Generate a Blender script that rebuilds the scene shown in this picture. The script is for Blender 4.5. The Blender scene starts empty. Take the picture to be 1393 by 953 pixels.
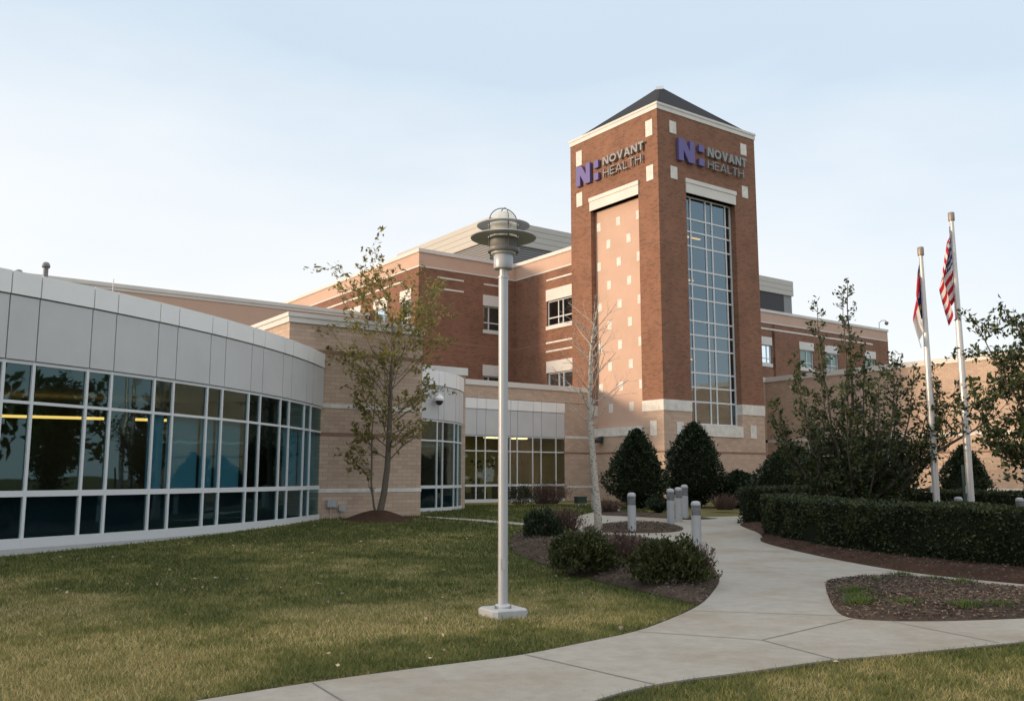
import bpy, bmesh, math, random
import numpy as np
from mathutils import Vector, Matrix
from mathutils.geometry import delaunay_2d_cdt

R = math.radians
scene = bpy.context.scene
COL = scene.collection
rng = random.Random(7)
nrng = np.random.default_rng(7)

# ------------------------------------------------------------------ camera
cam_data = bpy.data.cameras.new('camera')
cam = bpy.data.objects.new('camera', cam_data)
COL.objects.link(cam)
cam.location = (0, 0, 1.65)
cam.rotation_euler = (R(90 + 7.955), 0, 0)
cam_data.sensor_width = 36
cam_data.lens = 1235 / 1393 * 36
cam_data.clip_start = 0.1
cam_data.clip_end = 3000
scene.camera = cam

# ------------------------------------------------------------------ sky, sun, exposure
SUN_YAW, SUN_EL = -104.0, 8.0          # clockwise from the view axis, degrees
world = bpy.data.worlds.new('World')
scene.world = world
world.use_nodes = True
nt = world.node_tree
nt.nodes.clear()
wo = nt.nodes.new('ShaderNodeOutputWorld')
bg = nt.nodes.new('ShaderNodeBackground')
sky = nt.nodes.new('ShaderNodeTexSky')
sky.sky_type = 'NISHITA'
sky.sun_disc = False
sky.sun_elevation = R(SUN_EL)
sky.sun_rotation = R(SUN_YAW)
sky.air_density = 1.0
sky.dust_density = 1.2
sky.ozone_density = 1.3
hsv = nt.nodes.new('ShaderNodeHueSaturation')
hsv.inputs['Saturation'].default_value = 0.62
nt.links.new(sky.outputs[0], hsv.inputs['Color'])
# thin high veil over nearly the whole sky: white low down, pale blue higher up, broken by soft noise; brightened overhead, out of view, to light ground and panels
tc = nt.nodes.new('ShaderNodeTexCoord')
sep = nt.nodes.new('ShaderNodeSeparateXYZ')
nt.links.new(tc.outputs['Generated'], sep.inputs[0])
mp = nt.nodes.new('ShaderNodeMapping')
mp.inputs['Scale'].default_value = (1.6, 1.6, 5.0)
nt.links.new(tc.outputs['Generated'], mp.inputs[0])
cn = nt.nodes.new('ShaderNodeTexNoise')
cn.inputs['Scale'].default_value = 1.5
cn.inputs['Detail'].default_value = 5
cn.inputs['Roughness'].default_value = 0.5
nt.links.new(mp.outputs[0], cn.inputs['Vector'])
ca = nt.nodes.new('ShaderNodeMapRange')
ca.inputs['From Min'].default_value = 0.3; ca.inputs['From Max'].default_value = 0.7
ca.inputs['To Min'].default_value = 0.07; ca.inputs['To Max'].default_value = -0.07
nt.links.new(cn.outputs['Fac'], ca.inputs['Value'])
# the veil is thicker on the sunward side
sx = nt.nodes.new('ShaderNodeMath'); sx.operation = 'MULTIPLY_ADD'
sx.inputs[1].default_value = 0.13
nt.links.new(sep.outputs['X'], sx.inputs[0]); nt.links.new(ca.outputs[0], sx.inputs[2])
ad = nt.nodes.new('ShaderNodeMath'); ad.operation = 'ADD'
nt.links.new(sep.outputs['Z'], ad.inputs[0]); nt.links.new(sx.outputs[0], ad.inputs[1])
vr = nt.nodes.new('ShaderNodeValToRGB')
e = vr.color_ramp.elements
SC = 9.3
e[0].position = 0.0; e[0].color = (0.80, 0.785, 0.76, 1)
e[1].position = 1.0; e[1].color = (0.95, 0.94, 0.93, 1)
for pos, col in ((0.13, (0.755, 0.765, 0.765, 1)), (0.27, (0.66, 0.705, 0.75, 1)), (0.45, (0.49, 0.59, 0.69, 1)), (0.58, (0.51, 0.60, 0.69, 1)), (0.74, (0.90, 0.90, 0.90, 1))):
    q = e.new(pos); q.color = col
nt.links.new(ad.outputs[0], vr.inputs[0])
sc_ = nt.nodes.new('ShaderNodeVectorMath'); sc_.operation = 'SCALE'; sc_.inputs['Scale'].default_value = SC
nt.links.new(vr.outputs[0], sc_.inputs[0])
mx = nt.nodes.new('ShaderNodeMix'); mx.data_type = 'RGBA'
mx.inputs['Factor'].default_value = 0.86
nt.links.new(hsv.outputs[0], mx.inputs['A'])
nt.links.new(sc_.outputs[0], mx.inputs['B'])
nt.links.new(mx.outputs['Result'], bg.inputs['Color'])
bg.inputs['Strength'].default_value = 0.12
nt.links.new(bg.outputs[0], wo.inputs['Surface'])

sun_data = bpy.data.lights.new('sun', 'SUN')
sun_data.energy = 2.7
sun_data.angle = R(8)
sun_data.color = (1.0, 0.74, 0.5)
sun = bpy.data.objects.new('sun', sun_data)
COL.objects.link(sun)
sd = Vector((math.sin(R(SUN_YAW)) * math.cos(R(SUN_EL)), math.cos(R(SUN_YAW)) * math.cos(R(SUN_EL)), math.sin(R(SUN_EL))))
sun.rotation_euler = (-sd).to_track_quat('-Z', 'Y').to_euler()
sun.location = sd * 200
scene.view_settings.view_transform = 'Standard'
scene.view_settings.look = 'None'
scene.view_settings.gamma = 1
scene.view_settings.exposure = 0.38
scene.view_settings.use_curve_mapping = False
scene.cycles.max_bounces = 7
scene.cycles.transparent_max_bounces = 12

# ------------------------------------------------------------------ materials
MATS = {}
def mat(name, color, rough=0.6, metal=0.0, spec=0.5, var=0.0, vscale=3.0, bump=0.0, bscale=40.0, island=0.0, coat=0.0):
    m = bpy.data.materials.new(name); m.use_nodes = True
    t = m.node_tree; b = t.nodes['Principled BSDF']
    b.inputs['Base Color'].default_value = (*color, 1)
    b.inputs['Roughness'].default_value = rough
    b.inputs['Metallic'].default_value = metal
    b.inputs['Specular IOR Level'].default_value = spec
    if coat: b.inputs['Coat Weight'].default_value = coat
    src = None
    if var:
        c = t.nodes.new('ShaderNodeTexCoord')
        n = t.nodes.new('ShaderNodeTexNoise'); n.inputs['Scale'].default_value = vscale; n.inputs['Detail'].default_value = 6
        n.inputs['Roughness'].default_value = 0.65
        t.links.new(c.outputs['Object'], n.inputs['Vector'])
        r = t.nodes.new('ShaderNodeMapRange')
        r.inputs['From Min'].default_value = 0.25; r.inputs['From Max'].default_value = 0.75
        r.inputs['To Min'].default_value = 1 - var; r.inputs['To Max'].default_value = 1 + var
        t.links.new(n.outputs['Fac'], r.inputs['Value'])
        src = r.outputs[0]
    if island:
        g = t.nodes.new('ShaderNodeNewGeometry')
        r2 = t.nodes.new('ShaderNodeMapRange')
        r2.inputs['To Min'].default_value = 1 - island; r2.inputs['To Max'].default_value = 1 + island
        t.links.new(g.outputs['Random Per Island'], r2.inputs['Value'])
        if src:
            q = t.nodes.new('ShaderNodeMath'); q.operation = 'MULTIPLY'
            t.links.new(src, q.inputs[0]); t.links.new(r2.outputs[0], q.inputs[1]); src = q.outputs[0]
        else: src = r2.outputs[0]
    if src:
        vm = t.nodes.new('ShaderNodeVectorMath'); vm.operation = 'SCALE'
        vm.inputs[0].default_value = color
        t.links.new(src, vm.inputs['Scale'])
        t.links.new(vm.outputs[0], b.inputs['Base Color'])
    if bump:
        c = t.nodes.new('ShaderNodeTexCoord')
        n = t.nodes.new('ShaderNodeTexNoise'); n.inputs['Scale'].default_value = bscale; n.inputs['Detail'].default_value = 4
        t.links.new(c.outputs['Object'], n.inputs['Vector'])
        bp = t.nodes.new('ShaderNodeBump'); bp.inputs['Strength'].default_value = bump; bp.inputs['Distance'].default_value = 0.02
        t.links.new(n.outputs['Fac'], bp.inputs['Height'])
        t.links.new(bp.outputs[0], b.inputs['Normal'])
    MATS[name] = m
    return m

def brick_mat(name, c1, c2, mortar, bw, bh, ms, var=0.18, bias=0.0, rough=0.85, vscale=0.6):
    m = bpy.data.materials.new(name); m.use_nodes = True
    t = m.node_tree; b = t.nodes['Principled BSDF']
    b.inputs['Roughness'].default_value = rough
    b.inputs['Specular IOR Level'].default_value = 0.25
    c = t.nodes.new('ShaderNodeTexCoord')
    s = t.nodes.new('ShaderNodeSeparateXYZ'); t.links.new(c.outputs['Object'], s.inputs[0])
    a = t.nodes.new('ShaderNodeMath'); t.links.new(s.outputs['X'], a.inputs[0]); t.links.new(s.outputs['Y'], a.inputs[1])
    k = t.nodes.new('ShaderNodeCombineXYZ'); t.links.new(a.outputs[0], k.inputs['X']); t.links.new(s.outputs['Z'], k.inputs['Y'])
    br = t.nodes.new('ShaderNodeTexBrick')
    br.inputs['Color1'].default_value = (*c1, 1); br.inputs['Color2'].default_value = (*c2, 1)
    br.inputs['Mortar'].default_value = (*mortar, 1)
    br.inputs['Scale'].default_value = 1.0
    br.inputs['Mortar Size'].default_value = ms; br.inputs['Mortar Smooth'].default_value = 0.3
    br.inputs['Bias'].default_value = bias
    br.inputs['Brick Width'].default_value = bw; br.inputs['Row Height'].default_value = bh
    t.links.new(k.outputs[0], br.inputs['Vector'])
    n = t.nodes.new('ShaderNodeTexNoise'); n.inputs['Scale'].default_value = vscale; n.inputs['Detail'].default_value = 7
    n.inputs['Roughness'].default_value = 0.7
    t.links.new(c.outputs['Object'], n.inputs['Vector'])
    r = t.nodes.new('ShaderNodeMapRange'); r.inputs['From Min'].default_value = 0.25; r.inputs['From Max'].default_value = 0.75
    r.inputs['To Min'].default_value = 1 - var; r.inputs['To Max'].default_value = 1 + var
    t.links.new(n.outputs['Fac'], r.inputs['Value'])
    vm = t.nodes.new('ShaderNodeVectorMath'); vm.operation = 'SCALE'
    t.links.new(br.outputs['Color'], vm.inputs[0]); t.links.new(r.outputs[0], vm.inputs['Scale'])
    t.links.new(vm.outputs[0], b.inputs['Base Color'])
    bp = t.nodes.new('ShaderNodeBump'); bp.inputs['Strength'].default_value = 0.5; bp.inputs['Distance'].default_value = 0.01
    bp.invert = True
    t.links.new(br.outputs['Fac'], bp.inputs['Height']); t.links.new(bp.outputs[0], b.inputs['Normal'])
    MATS[name] = m
    return m

def glass_mat(name, tint, refl, gloss=(0.85, 0.95, 1.0)):
    m = bpy.data.materials.new(name); m.use_nodes = True
    t = m.node_tree; t.nodes.clear()
    o = t.nodes.new('ShaderNodeOutputMaterial')
    tr = t.nodes.new('ShaderNodeBsdfTransparent'); tr.inputs[0].default_value = (*tint, 1)
    gl = t.nodes.new('ShaderNodeBsdfGlossy'); gl.inputs['Roughness'].default_value = 0.015; gl.inputs['Color'].default_value = (*gloss, 1)
    c = t.nodes.new('ShaderNodeTexCoord')
    n = t.nodes.new('ShaderNodeTexNoise'); n.inputs['Scale'].default_value = 0.9; n.inputs['Detail'].default_value = 1
    t.links.new(c.outputs['Object'], n.inputs['Vector'])
    bp = t.nodes.new('ShaderNodeBump'); bp.inputs['Strength'].default_value = 0.12; bp.inputs['Distance'].default_value = 0.03
    t.links.new(n.outputs['Fac'], bp.inputs['Height']); t.links.new(bp.outputs[0], gl.inputs['Normal'])
    lw = t.nodes.new('ShaderNodeFresnel'); lw.inputs['IOR'].default_value = 1.33
    r = t.nodes.new('ShaderNodeMapRange'); r.inputs['From Min'].default_value = 0.04; r.inputs['From Max'].default_value = 1.0
    r.inputs['To Min'].default_value = refl; r.inputs['To Max'].default_value = 1.0
    t.links.new(lw.outputs[0], r.inputs['Value'])
    mxs = t.nodes.new('ShaderNodeMixShader')
    t.links.new(r.outputs[0], mxs.inputs[0]); t.links.new(tr.outputs[0], mxs.inputs[1]); t.links.new(gl.outputs[0], mxs.inputs[2])
    t.links.new(mxs.outputs[0], o.inputs[0])
    MATS[name] = m
    return m

def leaf_mat(name, ca, cb, trans=0.35, rough=0.5, patch=0.0):
    m = bpy.data.materials.new(name); m.use_nodes = True
    t = m.node_tree; b = t.nodes['Principled BSDF']; o = t.nodes['Material Output']
    g = t.nodes.new('ShaderNodeNewGeometry')
    mixc = t.nodes.new('ShaderNodeMix'); mixc.data_type = 'RGBA'
    mixc.inputs['A'].default_value = (*ca, 1); mixc.inputs['B'].default_value = (*cb, 1)
    fac = g.outputs['Random Per Island']
    if patch:
        c = t.nodes.new('ShaderNodeTexCoord')
        n = t.nodes.new('ShaderNodeTexNoise'); n.inputs['Scale'].default_value = patch; n.inputs['Detail'].default_value = 4
        n.inputs['Roughness'].default_value = 0.65
        t.links.new(c.outputs['Object'], n.inputs['Vector'])
        r = t.nodes.new('ShaderNodeMapRange'); r.inputs['From Min'].default_value = 0.36; r.inputs['From Max'].default_value = 0.64
        t.links.new(n.outputs['Fac'], r.inputs['Value'])
        q = t.nodes.new('ShaderNodeMix'); q.data_type = 'FLOAT'; q.inputs['Factor'].default_value = 0.6
        t.links.new(fac, q.inputs['A']); t.links.new(r.outputs[0], q.inputs['B']); fac = q.outputs['Result']
    t.links.new(fac, mixc.inputs['Factor'])
    t.links.new(mixc.outputs['Result'], b.inputs['Base Color'])
    b.inputs['Roughness'].default_value = rough
    b.inputs['Specular IOR Level'].default_value = 0.3
    if trans:
        tl = t.nodes.new('ShaderNodeBsdfTranslucent'); t.links.new(mixc.outputs['Result'], tl.inputs[0])
        ms = t.nodes.new('ShaderNodeMixShader'); ms.inputs[0].default_value = trans
        t.links.new(b.outputs[0], ms.inputs[1]); t.links.new(tl.outputs[0], ms.inputs[2]); t.links.new(ms.outputs[0], o.inputs[0])
    MATS[name] = m
    return m

def emit_mat(name, color, strength):
    m = bpy.data.materials.new(name); m.use_nodes = True
    t = m.node_tree; t.nodes.clear()
    o = t.nodes.new('ShaderNodeOutputMaterial'); e = t.nodes.new('ShaderNodeEmission')
    e.inputs[0].default_value = (*color, 1); e.inputs[1].default_value = strength
    t.links.new(e.outputs[0], o.inputs[0]); MATS[name] = m
    return m

brick_mat('red_brick', (0.262, 0.116, 0.070), (0.095, 0.047, 0.034), (0.27, 0.18, 0.13), 0.25, 0.09, 0.012, var=0.2, bias=-0.45)
brick_mat('tan_block', (0.57, 0.43, 0.335), (0.475, 0.35, 0.27), (0.40, 0.30, 0.235), 0.34, 0.12, 0.008, var=0.13)
mat('tan_plaster', (0.57, 0.39, 0.30), 0.85, var=0.07, vscale=0.8)
mat('dark_course', (0.27, 0.16, 0.12), 0.85, var=0.15)
mat('stone_white', (0.70, 0.67, 0.62), 0.75, var=0.22, vscale=2.6)
mat('cornice_white', (0.68, 0.65, 0.61), 0.6, var=0.08, vscale=0.7)
mat('panel_light', (0.83, 0.83, 0.82), 0.38, spec=0.5, var=0.06, vscale=0.8)
mat('panel_grey', (0.55, 0.555, 0.56), 0.42, spec=0.5, var=0.08, vscale=0.8)
mat('joint_dark', (0.16, 0.15, 0.14), 0.8)
mat('frame_white', (0.66, 0.68, 0.70), 0.4)
glass_mat('glass_teal', (0.40, 0.66, 0.73), 0.095, (0.52, 0.82, 0.88))
glass_mat('glass_grey', (0.36, 0.46, 0.50), 0.24, (0.66, 0.84, 0.93))
glass_mat('glass_clear', (0.62, 0.72, 0.66), 0.08)
mat('slate', (0.03, 0.031, 0.035), 0.85, spec=0.2, var=0.25, vscale=6)
mat('metal_cap', (0.45, 0.47, 0.5), 0.35, metal=0.6)
mat('siding', (0.50, 0.475, 0.43), 0.55, var=0.04)
mat('louver_grey', (0.16, 0.155, 0.15), 0.6)
mat('louver_black', (0.035, 0.035, 0.04), 0.6)
mat('siding_grey', (0.25, 0.255, 0.26), 0.6)
mat('roofing', (0.18, 0.18, 0.18), 0.9, var=0.1)
mat('door_grey', (0.30, 0.27, 0.26), 0.5, var=0.05)
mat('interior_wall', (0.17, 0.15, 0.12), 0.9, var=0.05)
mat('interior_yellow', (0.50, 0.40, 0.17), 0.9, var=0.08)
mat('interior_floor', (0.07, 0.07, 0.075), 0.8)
mat('interior_ceiling', (0.5, 0.48, 0.44), 0.9)
mat('blind_teal', (0.30, 0.42, 0.46), 0.8, var=0.06)
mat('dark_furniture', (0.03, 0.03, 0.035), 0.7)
emit_mat('strip_light', (1.0, 0.44, 0.10), 1.9)
emit_mat('strip_light_dim', (1.0, 0.8, 0.4), 2.2)
mat('letter_purple', (0.125, 0.10, 0.29), 0.45)
mat('letter_grey', (0.27, 0.265, 0.26), 0.4)
mat('lamp_grey', (0.47, 0.48, 0.50), 0.38, metal=0.15, var=0.05, vscale=4)
mat('lamp_dark', (0.20, 0.20, 0.195), 0.45)
mat('bollard_grey', (0.40, 0.41, 0.42), 0.45, var=0.07, vscale=5)
mat('louver_ring', (0.19, 0.20, 0.205), 0.5)
mat('pole_white', (0.62, 0.60, 0.58), 0.35, metal=0.3, var=0.05)
mat('bronze_cap', (0.30, 0.25, 0.21), 0.5, metal=0.4)
mat('rope_white', (0.6, 0.6, 0.58), 0.9)
mat('concrete_base', (0.45, 0.45, 0.45), 0.85, var=0.12, vscale=6)
mat('bark', (0.13, 0.105, 0.08), 0.9, var=0.25, vscale=9, bump=0.5, bscale=30)
mat('bark_dark', (0.10, 0.078, 0.062), 0.9, var=0.25, vscale=9)
mat('twig_red', (0.11, 0.065, 0.05), 0.9, island=0.35)
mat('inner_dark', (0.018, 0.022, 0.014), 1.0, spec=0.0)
leaf_mat('leaf_olive', (0.14, 0.14, 0.036), (0.34, 0.29, 0.10), 0.45)
leaf_mat('leaf_holly', (0.024, 0.040, 0.016), (0.09, 0.118, 0.038), 0.3, 0.35)
leaf_mat('leaf_dark', (0.012, 0.022, 0.012), (0.052, 0.072, 0.032), 0.2, 0.4)
leaf_mat('leaf_hedge', (0.014, 0.022, 0.012), (0.085, 0.105, 0.038), 0.2, 0.42, patch=1.3)
leaf_mat('leaf_shrub', (0.018, 0.032, 0.013), (0.11, 0.115, 0.036), 0.25, 0.45)
leaf_mat('leaf_tuft', (0.04, 0.08, 0.02), (0.12, 0.165, 0.045), 0.3)
leaf_mat('leaf_brown', (0.07, 0.045, 0.035), (0.15, 0.10, 0.07), 0.2)
leaf_mat('grass_blade', (0.075, 0.105, 0.022), (0.44, 0.355, 0.16), 0.3, 0.6, patch=0.5)
mat('green_paint', (0.03, 0.06, 0.045), 0.5)

def concrete_mat():
    m = bpy.data.materials.new('concrete'); m.use_nodes = True
    t = m.node_tree; b = t.nodes['Principled BSDF']
    b.inputs['Roughness'].default_value = 0.85; b.inputs['Specular IOR Level'].default_value = 0.25
    c = t.nodes.new('ShaderNodeTexCoord')
    def noise(s, d, rg):
        n = t.nodes.new('ShaderNodeTexNoise'); n.inputs['Scale'].default_value = s; n.inputs['Detail'].default_value = d
        n.inputs['Roughness'].default_value = rg
        t.links.new(c.outputs['Object'], n.inputs['Vector']); return n.outputs['Fac']
    def rng_(src, a, b_, lo, hi):
        r = t.nodes.new('ShaderNodeMapRange'); r.inputs['From Min'].default_value = a; r.inputs['From Max'].default_value = b_
        r.inputs['To Min'].default_value = lo; r.inputs['To Max'].default_value = hi
        t.links.new(src, r.inputs['Value']); return r.outputs[0]
    m1 = t.nodes.new('ShaderNodeMix'); m1.data_type = 'RGBA'
    m1.inputs['A'].default_value = (0.335, 0.318, 0.28, 1); m1.inputs['B'].default_value = (0.265, 0.22, 0.165, 1)
    t.links.new(rng_(noise(0.5, 6, 0.65), 0.46, 0.68, 0, 0.85), m1.inputs['Factor'])
    f1 = rng_(noise(5, 8, 0.7), 0.3, 0.7, 0.88, 1.1)
    f2 = rng_(noise(90, 3, 0.6), 0.3, 0.7, 0.9, 1.08)
    q0 = t.nodes.new('ShaderNodeMath'); q0.operation = 'MULTIPLY'; t.links.new(f1, q0.inputs[0]); t.links.new(f2, q0.inputs[1])
    q = t.nodes.new('ShaderNodeMath'); q.operation = 'MULTIPLY'; t.links.new(q0.outputs[0], q.inputs[0]); t.links.new(rng_(noise(11, 4, 0.75), 0.24, 0.36, 0.62, 1.0), q.inputs[1])
    vm = t.nodes.new('ShaderNodeVectorMath'); vm.operation = 'SCALE'
    t.links.new(m1.outputs['Result'], vm.inputs[0]); t.links.new(q.outputs[0], vm.inputs['Scale'])
    t.links.new(vm.outputs[0], b.inputs['Base Color'])
    bp = t.nodes.new('ShaderNodeBump'); bp.inputs['Strength'].default_value = 0.25; bp.inputs['Distance'].default_value = 0.004
    t.links.new(noise(120, 3, 0.6), bp.inputs['Height']); t.links.new(bp.outputs[0], b.inputs['Normal'])
    MATS['concrete'] = m
concrete_mat()

def ground_mat(name, ca, cb, s1, s2, cc=None, s3=0.5, bump=0.6, bs=60):
    m = bpy.data.materials.new(name); m.use_nodes = True
    t = m.node_tree; b = t.nodes['Principled BSDF']
    b.inputs['Roughness'].default_value = 0.95; b.inputs['Specular IOR Level'].default_value = 0.1
    c = t.nodes.new('ShaderNodeTexCoord')
    def noise(s, d):
        n = t.nodes.new('ShaderNodeTexNoise'); n.inputs['Scale'].default_value = s; n.inputs['Detail'].default_value = d
        n.inputs['Roughness'].default_value = 0.7
        t.links.new(c.outputs['Object'], n.inputs['Vector'])
        r = t.nodes.new('ShaderNodeMapRange'); r.inputs['From Min'].default_value = 0.36; r.inputs['From Max'].default_value = 0.64
        t.links.new(n.outputs['Fac'], r.inputs['Value']); return r.outputs[0]
    m1 = t.nodes.new('ShaderNodeMix'); m1.data_type = 'RGBA'
    m1.inputs['A'].default_value = (*ca, 1); m1.inputs['B'].default_value = (*cb, 1)
    q = t.nodes.new('ShaderNodeMix'); q.data_type = 'FLOAT'; q.inputs['Factor'].default_value = 0.5
    t.links.new(noise(s1, 6), q.inputs['A']); t.links.new(noise(s2, 6), q.inputs['B'])
    t.links.new(q.outputs['Result'], m1.inputs['Factor'])
    out = m1.outputs['Result']
    if cc:
        m2 = t.nodes.new('ShaderNodeMix'); m2.data_type = 'RGBA'; m2.inputs['B'].default_value = (*cc, 1)
        t.links.new(out, m2.inputs['A']); t.links.new(noise(s3, 5), m2.inputs['Factor']); out = m2.outputs['Result']
    t.links.new(out, b.inputs['Base Color'])
    bp = t.nodes.new('ShaderNodeBump'); bp.inputs['Strength'].default_value = bump; bp.inputs['Distance'].default_value = 0.03
    t.links.new(noise(bs, 5), bp.inputs['Height']); t.links.new(bp.outputs[0], b.inputs['Normal'])
    MATS[name] = m
ground_mat('lawn', (0.075, 0.09, 0.026), (0.26, 0.21, 0.10), 0.5, 60.0)
ground_mat('mulch', (0.06, 0.042, 0.032), (0.19, 0.145, 0.115), 2.0, 45.0, bump=1.0, bs=38)
ground_mat('mulch_red', (0.055, 0.032, 0.024), (0.15, 0.085, 0.06), 2.0, 40.0, bump=1.0, bs=38)

# birch bark: white with dark flecks
def birch_mat():
    m = bpy.data.materials.new('bark_birch'); m.use_nodes = True
    t = m.node_tree; b = t.nodes['Principled BSDF']; b.inputs['Roughness'].default_value = 0.8
    c = t.nodes.new('ShaderNodeTexCoord'); mpn = t.nodes.new('ShaderNodeMapping'); mpn.inputs['Scale'].default_value = (14, 14, 22)
    t.links.new(c.outputs['Object'], mpn.inputs[0])
    n = t.nodes.new('ShaderNodeTexNoise'); n.inputs['Scale'].default_value = 1; n.inputs['Detail'].default_value = 5
    t.links.new(mpn.outputs[0], n.inputs['Vector'])
    r = t.nodes.new('ShaderNodeValToRGB')
    r.color_ramp.elements[0].position = 0.34; r.color_ramp.elements[0].color = (0.16, 0.14, 0.12, 1)
    r.color_ramp.elements[1].position = 0.5; r.color_ramp.elements[1].color = (0.47, 0.43, 0.37, 1)
    t.links.new(n.outputs['Fac'], r.inputs[0]); t.links.new(r.outputs[0], b.inputs['Base Color'])
    MATS['bark_birch'] = m
birch_mat()

# ------------------------------------------------------------------ mesh helpers
class MB:
    def __init__(self): self.v = []; self.f = []
    def add(self, vs, fs):
        o = len(self.v); self.v.extend([tuple(p) for p in vs]); self.f.extend([tuple(i + o for i in f) for f in fs])
    def box(self, x0, x1, y0, y1, z0, z1):
        vs = [(x, y, z) for z in (z0, z1) for y in (y0, y1) for x in (x0, x1)]
        self.add(vs, [(0, 2, 3, 1), (4, 5, 7, 6), (0, 1, 5, 4), (2, 6, 7, 3), (0, 4, 6, 2), (1, 3, 7, 5)])
    def obox(self, c, ax, ay, hx, hy, z0, z1):     # box with oriented horizontal axes
        c = Vector(c); ax = Vector(ax); ay = Vector(ay)
        p = [c - ax * hx - ay * hy, c + ax * hx - ay * hy, c - ax * hx + ay * hy, c + ax * hx + ay * hy]
        vs = [(q.x, q.y, z) for z in (z0, z1) for q in p]
        self.add(vs, [(0, 2, 3, 1), (4, 5, 7, 6), (0, 1, 5, 4), (2, 6, 7, 3), (0, 4, 6, 2), (1, 3, 7, 5)])
    def seg(self, p, q, w, d, up=None):
        # rectangular bar from p to q, w across, d deep
        p = Vector(p); q = Vector(q); a = (q - p).normalized()
        ref = Vector(up) if up else (Vector((0, 0, 1)) if abs(a.z) < 0.9 else Vector((1, 0, 0)))
        s = a.cross(ref).normalized(); n = s.cross(a).normalized()
        vs = []
        for c in (p, q):
            for i, j in ((-1, -1), (1, -1), (1, 1), (-1, 1)): vs.append(c + s * (i * w / 2) + n * (j * d / 2))
        self.add(vs, [(3, 2, 1, 0), (4, 5, 6, 7), (0, 1, 5, 4), (1, 2, 6, 5), (2, 3, 7, 6), (3, 0, 4, 7)])
    def tube(self, pts, rad, n=6, cap=True):
        pts = [Vector(p) for p in pts]; o = len(self.v)
        ref = Vector((1, 0, 0)); prev = None
        for i, p in enumerate(pts):
            a = (pts[min(i + 1, len(pts) - 1)] - pts[max(i - 1, 0)]).normalized()
            if prev is None:
                s = a.cross(Vector((0.3, 0.9, 0.2))); s = s if s.length > 1e-3 else a.cross(ref)
                s.normalize()
            else:
                s = prev - a * prev.dot(a); s = s.normalized() if s.length > 1e-4 else a.orthogonal().normalized()
            prev = s; tt = a.cross(s)
            for k in range(n):
                g = 2 * math.pi * k / n
                self.v.append(tuple(p + (s * math.cos(g) + tt * math.sin(g)) * rad[i]))
        for i in range(len(pts) - 1):
            for k in range(n):
                a0 = o + i * n + k; a1 = o + i * n + (k + 1) % n
                self.f.append((a0, a1, a1 + n, a0 + n))
        if cap:
            self.f.append(tuple(o + k for k in reversed(range(n))))
            self.f.append(tuple(o + (len(pts) - 1) * n + k for k in range(n)))
    def lathe(self, prof, n=24, c=(0, 0), cap=(False, False)):
        o = len(self.v)
        for r, z in prof:
            for k in range(n):
                g = 2 * math.pi * k / n; self.v.append((c[0] + r * math.cos(g), c[1] + r * math.sin(g), z))
        for i in range(len(prof) - 1):
            for k in range(n):
                a = o + i * n + k; b = o + i * n + (k + 1) % n
                self.f.append((a, b, b + n, a + n))
        if cap[0]: self.f.append(tuple(o + k for k in reversed(range(n))))
        if cap[1]: self.f.append(tuple(o + (len(prof) - 1) * n + k for k in range(n)))
    def extrude(self, poly, fn, d):
        # poly: 2-D outline, fn(x, y, depth) -> point; front at depth 0, back at depth d
        n = len(poly)
        vs = [fn(x, y, 0) for x, y in poly] + [fn(x, y, d) for x, y in poly]
        self.add(vs, [tuple(range(n)), tuple(reversed(range(n, 2 * n)))] + [(i, i + n, (i + 1) % n + n, (i + 1) % n) for i in range(n)])
    def build(self, name, m, parent=None, smooth=False, recalc=True):
        me = bpy.data.meshes.new(name); me.from_pydata(self.v, [], self.f); me.update()
        if recalc:
            bm = bmesh.new(); bm.from_mesh(me); bmesh.ops.recalc_face_normals(bm, faces=bm.faces); bm.to_mesh(me); bm.free()
        me.materials.append(MATS[m])
        if smooth: me.polygons.foreach_set('use_smooth', [True] * len(me.polygons))
        o = bpy.data.objects.new(name, me); COL.objects.link(o)
        if parent: o.parent = parent
        return o

def np_mesh(name, verts, k, m, parent=None):
    """verts: (n*k,3) array, faces of k corners each"""
    n = len(verts) // k
    me = bpy.data.meshes.new(name)
    me.vertices.add(n * k); me.vertices.foreach_set('co', np.asarray(verts, dtype=np.float32).ravel())
    me.loops.add(n * k); me.loops.foreach_set('vertex_index', np.arange(n * k, dtype=np.int32))
    me.polygons.add(n); me.polygons.foreach_set('loop_start', np.arange(0, n * k, k, dtype=np.int32))
    me.update(calc_edges=True)
    me.materials.append(MATS[m])
    o = bpy.data.objects.new(name, me); COL.objects.link(o)
    if parent: o.parent = parent
    return o

def thing(name, label, cat, loc=(0, 0, 0), rz=0.0, group=None):
    o = bpy.data.objects.new(name, None); COL.objects.link(o)
    o.empty_display_size = 0.3
    o.location = loc; o.rotation_euler = (0, 0, rz); o['label'] = label; o['category'] = cat
    if group: o['group'] = group
    return o
def tag(o, label, cat, group=None):
    o['label'] = label; o['category'] = cat
    if group: o['group'] = group
    return o
def struct(o): o['kind'] = 'structure'; return o
def stuff(o): o['kind'] = 'stuff'; return o
def copy_tree(o, parent=None):
    c = o.copy(); COL.objects.link(c)
    if parent: c.parent = parent
    for ch in list(o.children): copy_tree(ch, c)
    return c

# ------------------------------------------------------------------ frame of the hospital's walls
A_ = R(54.05)
U = Vector((math.sin(A_), math.cos(A_), 0)); V = Vector((-math.cos(A_), math.sin(A_), 0))
C0 = Vector((7.6007, 45.4721, 0))
ROT = math.pi / 2 - A_
def W(s, t, z=0.0): 
    p = C0 + U * s + V * t; return Vector((p.x, p.y, z))

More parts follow.
